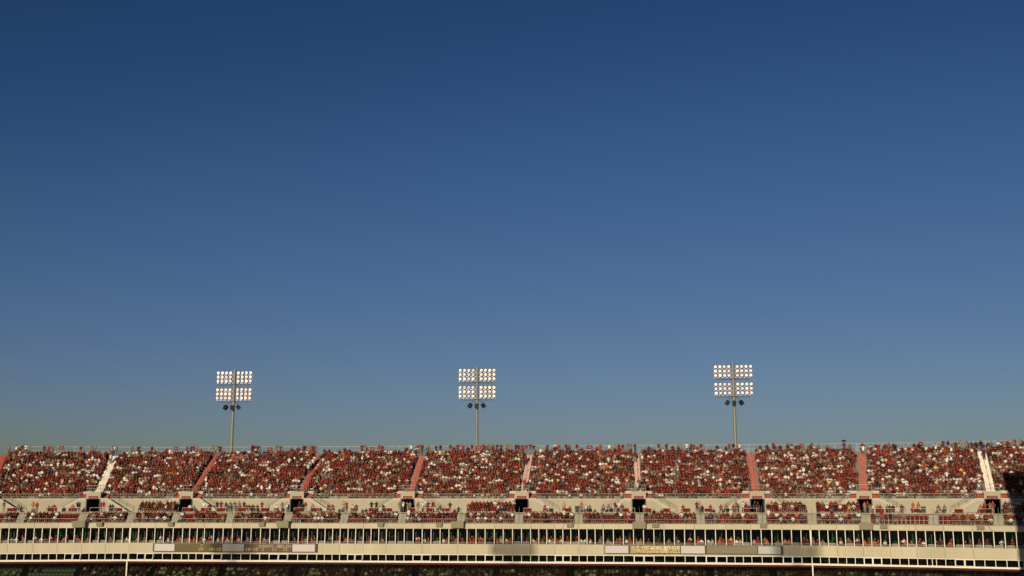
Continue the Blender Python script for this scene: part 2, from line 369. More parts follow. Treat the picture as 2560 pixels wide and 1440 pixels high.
def window(name, s0, s1, d0, z0, z1, gm, fm, fw, parent_kind=None, tilt=0.0, many=None):
    """frame with its pane; the frame is the part, the pane its sub-part"""
    b = W(); g2 = W()
    fi = facet((s0 + s1) / 2)
    def q(s, z, d):
        return (*pt(s, d - tilt * (z1 - z), fi), z)
    def slab(mb, a, c, za, zb, da, db):
        mb.hexa([q(a, za, da), q(c, za, da), q(c, za, db), q(a, za, db)], [q(a, zb, da), q(c, zb, da), q(c, zb, db), q(a, zb, db)])
    slab(b, s0, s0 + fw, z0, z1, d0, d0 + .06); slab(b, s1 - fw, s1, z0, z1, d0, d0 + .06)
    slab(b, s0 + fw, s1 - fw, z0, z0 + fw, d0, d0 + .06); slab(b, s0 + fw, s1 - fw, z1 - fw, z1, d0, d0 + .06)
    slab(g2, s0 + fw, s1 - fw, z0 + fw, z1 - fw, d0 + .02, d0 + .035)
    if many is not None:
        for src, dst in ((b, many[0]), (g2, many[1])):
            kk = len(dst.v); dst.v += src.v; dst.f += [tuple(i + kk for i in f) for f in src.f]; dst.m += src.m
        return
    f = part(b, name, fm)
    o = g2.build('pane', gm, stand); o.parent = f
many = (W(), W())
for k in range(NW):                    # suite windows at the back of the balcony
    for a, c in pieces(MUL[k], MUL[k + 1]):
        window('suite_window', a + .01, c - .01, BD, ZBF + .02, Z_OPT - .01, M['glassg'], M['steel'], 0.03, many=None if 8 <= k < 106 else many)
f = part(many[0], 'suite_window', M['steel']); tag(f, kind='stuff'); o = many[1].build('pane', M['glassg'], stand); o.parent = f; tag(o, kind='stuff')
for j in JS[1:-1]:
    for off in (-0.55,):
        b = W(); s = j + off; b.pbox(s - .07, s + .07, BD + .25, BD + .45, ZBF + 1.0 if random.random() < .3 else ZBF + .75, Z_OPT - .25)
        part(b, 'suite_column', M['column'])
# lower window band
b = W(); b.pbox(S_L, S_R, -0.06, 0.24, Z_FB - 0.03, Z_FB + 0.035); part(b, 'window_head', M['white'])
b = W(); b.pbox(S_L, S_R, -0.14, 0.26, Z_SILLB, Z_SILL); part(b, 'window_sill', M['white'])
PAIR = [(162, 201), (341, 383), (507, 555), (672, 720), (869, 905), (1032, 1077), (1212, 1256), (1388, 1425), (1585, 1635), (1765, 1817), (1960, 2005), (2161, 2202), (2390, 2435), (2549, 2600)]
many = (W(), W())
for k in range(NW):
    a, c = MUL[k], MUL[k + 1]
    x, y = pt((a + c) / 2, 0); px = proj(x, y, (Z_FB + Z_SILL) / 2)[0]
    opened = any(p0 - 3 < px < p1 + 3 for p0, p1 in PAIR)
    for a, c in pieces(a, c):
        if opened: window('hinged_window', a + .03, c - .03, -0.09, Z_SILL + .03, Z_FB - .04, M['glassb'], M['white'], 0.075, tilt=0.22)
        window('press_window', a, c, 0.02, Z_SILL + .005, Z_FB - .033, M['dark'] if False else M['glassd'], M['white'], 0.042, many=None if 8 <= k < 106 else many) if not opened else window('press_window', a, c, 0.02, Z_SILL + .005, Z_FB - .033, M['glassd'], M['white'], 0.042, many=None if 8 <= k < 106 else many)
f = part(many[0], 'press_window', M['white']); tag(f, kind='stuff'); o = many[1].build('pane', M['glassd'], stand); o.parent = f; tag(o, kind='stuff')
ZPF = Z_SILLB + 0.02
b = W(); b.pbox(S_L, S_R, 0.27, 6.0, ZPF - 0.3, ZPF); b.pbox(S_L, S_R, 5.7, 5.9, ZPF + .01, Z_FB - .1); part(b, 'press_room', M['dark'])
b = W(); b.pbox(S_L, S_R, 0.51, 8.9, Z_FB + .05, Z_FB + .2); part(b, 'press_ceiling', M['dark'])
b = W()
for k in range(0, NW):
    if random.random() < .5:
        s = MUL[k] + random.uniform(.1, .3); w = random.uniform(.25, .9); b.pbox(s, s + w, .6, .9, ZPF + .01, Z_SILL + random.uniform(.12, .4))
part(b, 'press_desk', mat('desk', (0.35, 0.42, 0.33), 0.6))
# club seating under the overhang
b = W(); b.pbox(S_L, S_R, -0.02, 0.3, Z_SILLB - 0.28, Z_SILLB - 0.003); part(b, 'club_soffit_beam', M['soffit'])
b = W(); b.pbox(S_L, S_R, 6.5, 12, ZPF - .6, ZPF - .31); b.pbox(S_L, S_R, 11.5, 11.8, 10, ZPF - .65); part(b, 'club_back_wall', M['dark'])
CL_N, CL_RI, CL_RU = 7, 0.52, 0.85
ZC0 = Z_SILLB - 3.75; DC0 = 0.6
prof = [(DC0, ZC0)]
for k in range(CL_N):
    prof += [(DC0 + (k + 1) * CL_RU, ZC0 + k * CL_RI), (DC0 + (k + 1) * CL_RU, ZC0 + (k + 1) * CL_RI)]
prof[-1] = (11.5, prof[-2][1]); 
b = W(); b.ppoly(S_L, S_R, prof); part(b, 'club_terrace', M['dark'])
cg = [s for s in JS]
b = W(); b.pbox(S_L, S_R, 0.1, 0.115, Z_SILLB - 3.7, Z_SILLB - 0.30); part(b, 'club_glass', M['glassc'])
b = W()
for s in cg[1:-1]: b.pbox(s - .012, s + .012, 0.12, 0.14, Z_SILLB - 3.7, Z_SILLB - .3)
part(b, 'club_glazing_bar', M['steel'])
for nd in (3, 5):
    b = W(); b.pbox(SS[nd] - .09, SS[nd] + .09, -0.2, 0.06, 0.0, Z_SILLB - 0.003); part(b, 'column', M['white'])
b = W(); b.pbox(S_L, S_R, 0.05, 0.35, 0.02, ZC0 - .02); b.pbox(S_L, S_R, 12.1, 12.5, 0.02, Z_LIP - 1.5); part(b, 'base_wall', M['conc'])

# boxes, walkway, wall, upper deck
ZB = [Z_LIP - 0.12, 0, 0, Z_WALK]
RB = (Z_WALK - ZB[0]) / 3
ZB = [ZB[0], ZB[0] + RB, ZB[0] + 2 * RB, Z_WALK]
prof = [(0.26, ZB[0] - 0.4), (0.26, ZB[0]), (1.05, ZB[0]), (1.05, ZB[1]), (1.9, ZB[1]), (1.9, Z_WALK - .02), (2.3, Z_WALK - .02), (2.3, Z_WALK), (D_WALL + .2, Z_WALK)]
b = W(); b.ppoly(S_L, S_R, prof); part(b, 'box_terrace', M['conc'])
b = W(); b.pbox(S_L, S_R, 1.9, 2.28, ZB[1] + .35, Z_WALK + .06)
part(b, 'walkway_upstand', M['wall'])
HW = 0.95                              # half width of a portal
edges = [S_L] + [v for p in PS for v in (p - HW - .16, p + HW + .16)] + [S_R]
b = W()
for a, c in zip(edges[::2], edges[1::2]):
    if c > a: b.pbox(a, c, D_WALL, D_WALL + .25, Z_WALK + .003, Z_WT - .1)
part(b, 'concourse_wall', M['wall'])
b = W()
for a, c in zip(edges[::2], edges[1::2]): b.pbox(a, c, D_WALL - .06, D_WALL + .3, Z_WT - .1 + .003, Z_WT + .02)
part(b, 'wall_coping', M['coping'])
prof = []
for k in range(NROW):
    prof += [(D_WALL + .26 + k * RUN - (0 if k else 0), Z_ROW0 + k * RISE), (D_WALL + .26 + (k + 1) * RUN, Z_ROW0 + k * RISE)]
prof += [(D_WALL + .26 + NROW * RUN, Z_TOP), (D_BACK + .6, Z_TOP), (D_BACK + .6, Z_TOP - 1.2), (12.5, Z_LIP - 1.0)]
b = W(); b.ppoly(S_L, S_R, prof); part(b, 'upper_deck', M['deck'])
b = W(); b.pbox(S_L, S_R, D_WALL + .3, D_WALL + .5, Z_WALK - .5, Z_ROW0 - .3) if False else None
rest = W(); nb = 0
for k in range(NROW):
    for a, c in [(AS(q, k), AS(q + 1, k)) for q in range(len(PS) - 1)]:
        d = D_WALL + .26 + k * RUN + .38; z = Z_ROW0 + k * RISE + .36
        b = W(); b.pbox(a + 1.1, c - 1.1, d, d + .25, z, z + .05)
        if nb < 100: part(b, 'bench', M['alu'])
        else: kk = len(rest.v); rest.v += b.v; rest.f += [tuple(i + kk for i in f) for f in b.f]; rest.m += b.m
        nb += 1
tag(part(rest, 'bench', M['alu']), kind='stuff')

# ---------------------------------------------------------------- text as led dots (5x7)
FONT = {'0': '0E11191513110E', '1': '040C040404040E', '2': '0E11010204081F', '3': '1F02040201110E', '5': '1F101E0101110E', '7': '1F010204080808',
        ':': '00040400040400', 'D': '1C12111111121C', 'O': '0E11111111110E', 'W': '1111111515150A', 'N': '11111915131111', 'T': '1F040404040404',
        'G': '0E11101713110F', 'B': '1E11111E11111E', 'A': '0E11111F111111', 'L': '1010101010101F', 'Q': '0E11111115120D', 'R': '1E11111E141211', ' ': '00000000000000'}
def led_text(b, txt, s0, ztop, h, d, adv=None):
    c = h / 7; adv = adv or 6 * c
    for ch in txt:
        rows = [int(FONT[ch][i:i + 2], 16) for i in range(0, 14, 2)]
        for r, bits in enumerate(rows):
            for k in range(5):
                if bits >> (4 - k) & 1:
                    x0 = s0 + k * adv / 6; z1 = ztop - r * c
                    b.pbox(x0, x0 + adv / 6 * .86, d - .015, d, z1 - c * .86, z1)
        s0 += adv
def sfp(px): return s_at(px, -0.5, (Z_FB + Z_OPB) / 2)
zt, zb_ = zat(1363, Y0 - .5), zat(1381.5, Y0 - .5)
def scoreboard(x0, x1, cells, label):
    s0, s1 = sfp(x0), sfp(x1)
    r = empty('scoreboard', P((s0 + s1) / 2, -0.3, zb_), -azi((s0 + s1) / 2)); tag(r, label, 'scoreboard')
    b = W(); b.pbox(s0, s1, -0.5, -0.104, zb_ - .09, zt + .09)
    b.build('cabinet', M['sbframe'], r)
    b = W()
    for i in range(5): s = s0 + (s1 - s0) * (i + .5) / 5; b.pbox(s - .12, s + .12, -.5, -.2, zt + .093, zt + .17)
    b.build('mounting_lug', M['sbframe'], r)
    for a, c, mt, kind, lab in cells:
        b = W(); b.pbox(sfp(a), sfp(c), -0.53, -0.503, zb_, zt)
        o = b.build('led_screen' if kind else 'banner_panel', M[mt], r)
        if lab: o['label'] = lab
        if kind:
            b = W()
            for txt, px, row, mtl in kind:
                h = (zt - zb_) * .40
                led_text(b, txt, sfp(px), zt - (zt - zb_) * (.07 if row == 0 else .52), h, -.534, adv=0.40)
            q = b.build('led_lettering', M[kind[0][3]], r); q.parent = o
scoreboard(382, 791.5, [(386, 436, 'banner', None, None), (439, 553, 'led1', [('7', 501, 0, 'amber'), ('20', 496, 1, 'amber'), ('10:15', 522, 1, 'amber')], 'olive screen reading 7, 20 and 10:15'),
                      (556, 610, 'greybanner', None, 'greyer middle banner'), (612.5, 728.5, 'led2', [('10:15', 614, 1, 'amber'), ('DOWN', 647.5, 0, 'amber'), ('TO GO', 672.5, 0, 'amber'), ('BALL', 696, 0, 'amber'), ('ON', 716, 0, 'amber'), ('2', 655, 1, 'amber'), ('11', 680, 1, 'amber'), ('31', 708, 1, 'amber')], 'brown screen reading 10:15, down, to go, ball on'), (731, 787, 'banner', None, None)],
           'scoreboard strip with readable amber clock 10:15 and down numbers on olive screens')
scoreboard(1511, 1958, [(1513, 1571, 'banner', None, None), (1576, 1700, 'led3', [('TO GO', 1608, 0, 'amberdim'), ('BALL', 1640, 0, 'amberdim'), ('ON', 1662, 0, 'amberdim'), ('QTR', 1680, 0, 'amberdim'), ('31', 1654, 1, 'amberdim')], 'speckled gold screen, lettering washed out'),
                       (1702.5, 1762, 'banner', None, None), (1767.5, 1893, 'led4', None, 'blank streaky grey brown screen'), (1895.5, 1952, 'bluebanner', None, None)],
           'scoreboard strip with gold screen speckled with painted sun glints beside a blank grey brown screen')

# ---------------------------------------------------------------- entrance portals with side stairs
ORD = ['zeroth', 'first', 'second', 'third', 'fourth', 'fifth', 'sixth', 'seventh', 'eighth', 'ninth', 'tenth', 'eleventh', 'twelfth']
def od(n):
    if n < 13: return ORD[n]
    return f"{n}{'th' if 10 < n % 100 < 20 else {1: 'st', 2: 'nd', 3: 'rd'}.get(n % 10, 'th')}"
H = Z_WT - Z_WALK
def make_portal(flightL, flightR, dropL=True):
    """local axes: x right, y outward, z up; origin on the walkway under the portal's front"""
    r = empty('entrance_portal')
    yf = 0.0; yw = D_WALL - 5.3
    b = MB()
    for sx in (-1, 1): b.box(*(sorted((sx * HW, sx * (HW + .16)))), yf, 9.0, .003, H - .02)
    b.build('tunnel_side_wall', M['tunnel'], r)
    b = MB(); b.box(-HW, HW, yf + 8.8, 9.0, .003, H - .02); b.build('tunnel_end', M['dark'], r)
    b = MB(); b.box(-HW - .16, HW + .16, yf, yw + 1.9, H - .015, H + 1.03); b.build('portal_head', M['wall'], r)
    b = MB(); b.box(-HW - .2, HW + .2, yf - .05, yw + 1.95, H + 1.033, H + 1.10); b.build('head_coping', M['coping'], r)
    b = MB(); b.box(-.72, .72, yf - .07, yf - .003, H + .03, H + .42); sg = b.build('portal_sign', M['redsign'], r)
    b = MB()
    for x in (-.5, -.36, -.22, -.02, .16, .3, .44): b.box(x, x + .09, yf - .078, yf - .073, H + .16, H + .29)
    q = b.build('sign_lettering', M['signmark'], r); q.parent = sg
    # rail round the portal head
    b = MB(); zt_ = H + 1.1
    for x in (-HW - .1, HW + .1):
        for y in (yf + .05, yf + 1.5, yw + 1.7): b.bar((x, y, zt_), (x, y, zt_ + .98), .024)
        b.bar((x, yf + .05, zt_ + .98), (x, yw + 1.7, zt_ + .98), .028); b.bar((x, yf + .05, zt_ + .5), (x, yw + 1.7, zt_ + .5), .018)
    for x in (-.5, 0, .5): b.bar((x, yf + .05, zt_), (x, yf + .05, zt_ + .98), .016)
    b.bar((-HW - .1, yf + .05, zt_ + .98), (HW + .1, yf + .05, zt_ + .98), .03); b.bar((-HW - .1, yf + .05, zt_ + .5), (HW + .1, yf + .05, zt_ + .5), .018)
    b.build('guard_rail', M['rail'], r)
    for sx, fl in ((-1, flightL), (1, flightR)):
        if not fl: continue
        x0 = HW + .16; x1 = x0 + 1.0; x2 = x1 + 3.4
        b = MB(); n = 12
        for k in range(n):
            a, c = x1 + (x2 - x1) * k / n, x1 + (x2 - x1) * (k + 1) / n
            xa, xb = sorted((sx * a, sx * c)); b.box(xa, xb, .16, yw - .003, .004, H * (1 - (k + 1) / n) + .01)
        xa, xb = sorted((sx * (x0 + .003), sx * x1)); b.box(xa, xb, .16, yw - .003, .004, H - .02)
        b.build('stair_flight', M['conc'], r)
        b = MB()                        # front stringer wall under the slope
        xs = [x0 + .003, x1, x2 - .45]
        fr = [(sx * xs[0], .006), (sx * xs[2], .006), (sx * xs[1], H - .32), (sx * xs[0], H - .32)]
        if sx < 0: fr = fr[::-1]
        k = len(b.v); b.v += [(x, .05, z) for x, z in fr] + [(x, .155, z) for x, z in fr]
        b.f += [(0, 1, 2, 3), (7, 6, 5, 4), (0, 4, 5, 1), (1, 5, 6, 2), (2, 6, 7, 3), (3, 7, 4, 0)]; b.m += [0] * 6
        b.build('stair_wall', M['wall'], r)
        b = MB()
        fr = [(sx * x0 + sx * .003, H - .32), (sx * x1, H - .32), (sx * (x2 - .45), .01), (sx * x2, .01), (sx * (x2 + .05), .12), (sx * (x1 + .15), H + .1), (sx * (x0 + .003), H + .1)]
        if sx < 0: fr = fr[::-1]
        N_ = len(fr)
        b.v += [(x, 0.0, z) for x, z in fr] + [(x, .155, z) for x, z in fr]
        b.f += [tuple(range(N_)), tuple(range(2 * N_ - 1, N_ - 1, -1))] + [(i, N_ + i, N_ + (i + 1) % N_, (i + 1) % N_) for i in range(N_)]; b.m += [0] * (N_ + 2)
        b.build('stair_curb', M['curb'], r)
        b = MB()
        for zo in (.95, .62):
            b.bar((sx * (x1 + .05), .07, H + zo), (sx * (x2 + .15), .07, .15 + zo - .05), .024)
        b.bar((sx * x0, .07, H + .95), (sx * (x1 + .05), .07, H + .95), .026)
        for t_ in (0, .33, .66, 1): x = x1 + .05 + (x2 - x1 + .1) * t_; z = H + .1 - (H) * t_; b.bar((sx * x, .07, z), (sx * x, .07, z + .87), .02)
        b.build('handrail', M['dkrail'], r)
        b = MB()                        # red steps from the landing up to the seats
        for k in range(4):
            xa, xb = sorted((sx * (x0 + .003), sx * (x0 + .98))); b.box(xa, xb, yw - .5 + .3 * k, yw + 1.6, H + .003 + .2 * k, H + .19 + .2 * k)
        b.build('landing_steps', M['redstep'], r)
        b = MB(); xa, xb = sorted((sx * (x0 + .003), sx * (x0 + .98))); b.box(xa, xb, yw + .75, yw + 1.58, H + .80, H + 1.15); b.build('landing_block', M['coping'], r)
    return r
proto = make_portal(True, True)
def copy_tree(o, parent=None):
    c = o.copy(); col.objects.link(c); c.parent = parent
    for ch in [x for x in o.children]: copy_tree(ch, c)
    return c
portals = []
plab = {1: 'leftmost whole entrance portal, under the bright pale aisle at left', 2: 'entrance portal under the second aisle from left, tall crowded box on its left',
        3: 'entrance portal above right half of the readable amber scoreboard', 4: 'entrance portal with bystanders in its mouth, just left of the middle light tower',
        5: 'entrance portal just right of the middle light tower, under a worn pink aisle', 6: 'entrance portal seen square on above the speckled gold screen',
        7: 'entrance portal directly under the right light tower', 8: 'entrance portal between the two crowded boxes at right, people in its mouth', 9: 'rightmost entrance portal, beside the big dark shadow', 0: 'entrance portal cut off by left edge', 10: 'entrance portal off the right edge inside the shadow'}
for i, s in enumerate(PS):
    o = proto if i == 0 else copy_tree(proto)
    o.location = P(s, 5.3, Z_WALK + .002); o.rotation_euler = (0, 0, -azi(s))
    tag(o, plab[i], 'entrance portal', 'entrance portals along the walkway'); portals.append(o)

# ---------------------------------------------------------------- aisles through the upper deck
alab = {'redstep': 'steep red painted aisle', 'salmon': 'steep faded red aisle', 'pinkstep': 'steep worn pink and white aisle', 'palestep': 'steep bright pale aisle'}
awh = {0: 'at the far left edge', 1: 'above the leftmost whole portal', 2: 'above second portal from left, beside crowded box', 3: 'above the readable amber scoreboard', 4: 'just left of the middle light tower',
       5: 'just right of the middle light tower', 6: 'standing square above the speckled gold screen', 7: 'under the right light tower', 8: 'above the portal between two crowded boxes', 9: 'beside the big dark shadow at right', 10: 'beyond right edge'}
for i, s in enumerate(PS):
    r = empty('aisle_steps', P(s, D_WALL + 2, Z_ROW0 + RISE * 2), -azi(s))
    tag(r, alab[PORT[i][1]] + ' ' + awh[i], 'steps', 'aisles of steps through the upper deck')
    mt = M[PORT[i][1]]
    b = W(); hw = .56 if PORT[i][1] == 'palestep' else .45
    for k in range(2, NROW):
        for h_ in range(2):
            d0 = D_WALL + .26 + k * RUN + h_ * RUN / 2 - RUN / 2; z = Z_ROW0 + k * RISE + .03 + h_ * RISE / 2; q = AS(i, k + h_ / 2)
            b.pbox(q - hw, q + hw, d0, d0 + RUN / 2 + .01, z - .40, z)
            b.pbox(q - hw - .005, q + hw + .005, d0 - .02, d0 + .03, z + .003, z + .03)
    b.build('steps', mt, r)
    b = W()
    for k in range(2, NROW - 1, 3):
        d = D_WALL + .3 + k * RUN; z = Z_ROW0 + k * RISE; q, q2 = AS(i, k), AS(i, k + 1.7)
        b.bar(P(q, d, z), P(q, d, z + .9), .02); b.bar(P(q2, d + RUN * 1.7, z + RISE * 1.7), P(q2, d + RUN * 1.7, z + .9 + RISE * 1.7), .02)
        b.bar(P(q, d, z + .9), P(q2, d + RUN * 1.7, z + .9 + RISE * 1.7), .022)
    b.build('centre_rail', M['rail'], r)

# ---------------------------------------------------------------- box aisles (short steps down to the lip)
for i, s in enumerate(BS):
    r = empty('box_steps', P(s, .3, ZB[0]), -azi(s)); tag(r, f'short grey concrete steps between front boxes, {od(i)} flight from left' if i else 'short grey steps cut by left edge', 'steps', 'short steps between the boxes')
    b = W(); n = 9
    for k in range(n):
        b.pbox(s - .62, s + .62, .27 + (2.35 - .27) * k / n, 2.36, ZB[0] + .006, ZB[0] + (Z_WALK - ZB[0]) * (k + 1) / n + .012)
    b.build('steps', M['conc'], r)
    b = W(); b.bar(P(s, .4, ZB[0]), P(s, .4, ZB[0] + .9), .02); b.bar(P(s, 2.5, Z_WALK), P(s, 2.5, Z_WALK + .9), .02); b.bar(P(s, .4, ZB[0] + .9), P(s, 2.5, Z_WALK + .9), .022)
    b.build('handrail', M['dkrail'], r)

# ---------------------------------------------------------------- railings
def railing(name, s0, s1, d, z, h, bars, step, mt, label, group, balus=0, rad=.026):
    r = empty(name, P((s0 + s1) / 2, d, z), -azi((s0 + s1) / 2)); tag(r, label, 'railing', group)
    b = W(); b.prail(s0, s1, d, z + h, rad)
    b.build('top_rail', mt, r)
    if bars:
        b = W()
        for q in bars: b.prail(s0, s1, d, z + q, rad * .7)
        b.build('lower_rail', mt, r)
    n = max(2, round((s1 - s0) / step) + 1)
    for k in range(n):
        s = s0 + (s1 - s0) * k / (n - 1); b = W(); b.bar(P(s, d, z), P(s, d, z + h), rad * .9); b.build('post', mt, r)
    if balus:
        b = W(); k = int((s1 - s0) / balus)
        for q in range(1, k): s = s0 + (s1 - s0) * q / k; b.bar(P(s, d, z + .08), P(s, d, z + h), .008, 4)
        b.prail(s0, s1, d, z + .08, .012); b.build('baluster_infill', mt, r)  # thin separate balusters over one bottom bar, no mesh
secn = ['cut by left edge'] + [None] * 9
for i, (a, c) in enumerate(zip(PS[:-1], PS[1:])):
    w = f'between the {od(i)} and {od(i + 1)} whole entrance portals' if 0 < i < 9 else ('left of first whole entrance portal' if i == 0 else 'right of the last entrance portal')
    railing('deck_railing', a + 1.3 + .9, c - 1.3 - .9, D_WALL + .08, Z_WT + .02, .74, (.37,), 1.9, M['rail'], 'grey railing along foot of upper seats ' + w, 'railings at the foot of the upper deck', balus=.24)
    railing('back_railing', a - (.6 if i else 0), c - .63, D_BACK, Z_TOP, Z_RAIL - Z_TOP, (.38, .72), 3.1, M['toprail'], 'pale open railing along top row of seats ' + w.replace('entrance portals', 'portals').replace('entrance portal', 'portal'), 'railings along the top of the stand', rad=.045)
boxes = []
for i, (a, c) in enumerate(zip(BS[:-1], BS[1:])):
    boxes.append((a + .68, c - .68))
    railing('box_railing', a + .68, c - .68, .12, Z_LIP + .075, .62, (), 1.5, M['rail'], f'low railing in front of box {"cut by left edge" if i == 0 else od(i) + " from left"}, above beige fascia', 'railings in front of the boxes', balus=.3)
    if i not in TALL:
        railing('platform_railing', a + .68, c - .68, 2.32, Z_WALK + .065, .66, (.05,), 2.0, M['coping'], f'pale railing along walkway edge behind box {"cut by left edge" if i == 0 else od(i) + " from left"}', 'railings along the walkway edge')
    else:
        r = empty('raised_tier', P((a + c) / 2, 3, Z_WALK), -azi((a + c) / 2)); tag(r, f'crowded seating tier raised over the walkway behind box {od(i)} from left', 'seating tier')
        b = W()
        for k in range(2): b.pbox(a + .7, c - .7, 2.42 + k * .85, 2.42 + (k + 1) * .85, Z_WALK + .004, Z_WALK + .08 + .42 * k)
        b.build('steps', M['conc'], r)
        b = W()
        for k in range(2): b.pbox(a + .75, c - .75, 2.42 + k * .85 + .55, 2.42 + k * .85 + .62, Z_WALK + .3 + .42 * k, Z_WALK + .85 + .42 * k)
        b.build('seat_backs', M['redseat'], r)

# ---------------------------------------------------------------- speaker boxes on the fascia, cables
BIG = [195, 706.5, 1143.5, 1598, 2166]; SMALL = [247, 426, 654, 951, 1097, 1425, 1639, 1909, 2210, 2452]
def fbox(px, w, h, dep, lab, grp):
    z1 = zat(1304 if w > 1.5 else 1307.5, Y0 - dep); s = s_at(px, -dep, z1 - h)
    r = empty('loudspeaker_box', P(s, -.12, z1 - h), -azi(s)); tag(r, lab, 'loudspeaker', grp)
    b = MB(); b.hexa([(-w / 2 + .06, -dep + .2, 0), (w / 2 - .06, -dep + .2, 0), (w / 2, -.02, 0), (-w / 2, -.02, 0)], [(-w / 2, -dep + .06, h), (w / 2, -dep + .06, h), (w / 2, -.02, h), (-w / 2, -.02, h)])
    b.build('cabinet', M['boxbeige'], r)
    b = MB(); b.hexa([(-w / 2 + .1, -dep + .18, .05), (w / 2 - .1, -dep + .18, .05), (w / 2 - .1, -dep + .24, .05), (-w / 2 + .1, -dep + .24, .05)], [(-w / 2 + .1, -dep + .02, h - .08), (w / 2 - .1, -dep + .02, h - .08), (w / 2 - .1, -dep + .09, h - .08), (-w / 2 + .1, -dep + .09, h - .08)])
    b.build('grille', M['boxbeige'], r)
for k, px in enumerate(BIG): fbox(px, 1.95, .98, 1.0, f'large beige loudspeaker box hung over the upper windows, {od(k + 1)} large one from left', 'large loudspeaker boxes on the fascia')
for k, px in enumerate(SMALL): fbox(px, .98, .62, .6, f'small beige loudspeaker box on the upper fascia, {od(k + 1)} small one from left', 'small loudspeaker boxes on the fascia')
for px, dx, lab in ((1412, -.5, 'thin dark cable hanging over fascia near the middle boxes'), (2470, .6, 'thin dark cable hanging over fascia at far right')):
    s = s_at(px, -.2, Z_LIP); b = W(); q = [P(s + dx * t * t, -.17, Z_LIP + .5 - 1.3 * t) for t in np.linspace(0, 1, 9)]
    for u, v in zip(q[:-1], q[1:]): b.bar(u, v, .022)
    tag(b.build('cable', M['cable']), lab, 'cable')

# ---------------------------------------------------------------- light towers
def make_tower(top, heads):
    r = empty('light_tower')
    b = MB(); b.bar((0, 0, 0), (0, 0, top), .34, 14, r2=.24); b.build('pole', M['pole'], r, smooth=False)
    b = MB()
    for k in range(int(top)): b.bar((.26, -.1, k + .3), (.42, -.1, k + .3), .015, 4)
    b.build('climbing_rungs', M['steel'], r)
    lm = MB(); n = 14                     # lamp housing: dish behind the lens
    for (ya, ra), (yb, rb) in zip([(0, .31), (.12, .29), (.3, .16)], [(.12, .29), (.3, .16), (.42, .10)]):
        k = len(lm.v)
        for y, rr in ((ya, ra), (yb, rb)):
            for i in range(n): an = 2 * math.pi * i / n; lm.v.append((rr * math.cos(an), y, rr * math.sin(an)))
        for i in range(n): j = (i + 1) % n; lm.f.append((k + i, k + n + i, k + n + j, k + j)); lm.m.append(0)
    lens = MB(); lens.v = [(.245 * math.cos(2 * math.pi * i / 16), -.01, .245 * math.sin(2 * math.pi * i / 16)) for i in range(16)] + [(.24 * math.cos(2 * math.pi * i / 16), .05, .24 * math.sin(2 * math.pi * i / 16)) for i in range(16)]
    lens.f = [tuple(range(16)), tuple(range(31, 15, -1))] + [(i, 16 + i, 16 + (i + 1) % 16, (i + 1) % 16) for i in range(16)]; lens.m = [0] * 18
    L0 = lm.build('lamp', M['housing'], r); E0 = lens.build('lens', M['lens'], r); E0.parent = L0
    first = True
    for zt2 in heads:
        for row in range(3):
            z = zt2 - row * .745
            b = MB(); b.box(-3.25, 3.25, .30, .40, z - .36, z - .28); b.build('crossarm', M['housing'], r)
            for k in range(8):
                x = (k - 3.5) * .745 + (-.34 if k < 4 else .34)
                if first: o, first = L0, False
                else:
                    o = L0.copy(); col.objects.link(o); o.parent = r
                    e_ = E0.copy(); col.objects.link(e_); e_.parent = o
                o.location = (x, -.15, z); o.rotation_euler = (random.uniform(.1, .3), 0, random.uniform(-.12, .12) + (.0 if k > 3 else .25))
        zz = zt2 - 2.12
        b = MB(); b.box(-2.7, 2.7, -.1, .35, zz - .05, zz + .03); b.box(-.5, .5, -.35, .3, zz + .03, zz + .13); b.build('service_platform', M['steel'], r)
        b = MB()
        pass
        for x in (-2.6, -1.75, -.95, .95, 1.75, 2.6): b = MB(); b.bar((x, .2, zz), (x, .3, zt2 + .3), .022, 4); b.build('hanger', M['steel'], r)
    zs_ = top - 6.75
    for x, a in ((-1.05, .62), (0, 0), (1.05, -.62)):
        b = MB(); b.box(-.31, .31, -.68, -.1, -.36, .36)
        sp = b.build('loudspeaker', M['black'], r); sp.location = (x, -.28 if x else -.12, zs_); sp.rotation_euler = (.2, a if x else .06, -a * .3)
    b = MB(); b.bar((-.95, -.2, zs_ + .75), (.95, -.2, zs_ + .75), .035)
    for x in (-.75, .75): b.bar((x, -.2, zs_ + .75), (x * 1.2, -.4, zs_ + .2), .03)
    b.box(-.12, .12, -.45, .1, zs_ - .7, zs_ - .3); b.build('speaker_bracket', M['steel'], r)
    return r
DP = D_BACK + 3.2
ztops = []
for px, py in ((587, 923.5), (1193, 917), (1832, 907.5)):
    s = s_at(px, DP, CAMH + 22); x, y = pt(s, DP); ztops.append((s, x, y, px, py))
# the three masts carry the same head height; take the middle one and keep the others by their own survey
tw0 = None
tl = ['lit floodlight mast, leftmost of the three rising behind the crowd', 'lit floodlight mast, middle of the three rising behind the crowd', 'lit floodlight mast, rightmost and nearest of the three behind the crowd']
for i, (s, x, y, px, py) in enumerate(ztops):
    lo, hi = 40, 70
    for _ in range(40):
        m_ = (lo + hi) / 2
        if proj(x, y, m_)[1] > py: lo = m_
        else: hi = m_
    top = lo
    if tw0 is None:
        TOP0 = top; tw0 = o = make_tower(top, (top - .62, top - 3.62))
    else: o = copy_tree(tw0)
    o.location = (x, y, top - TOP0 + .0); o.rotation_euler = (0, 0, -azi(s) + random.uniform(-.05, .05))
    tag(o, tl[i], 'light tower', 'light towers behind the stand')
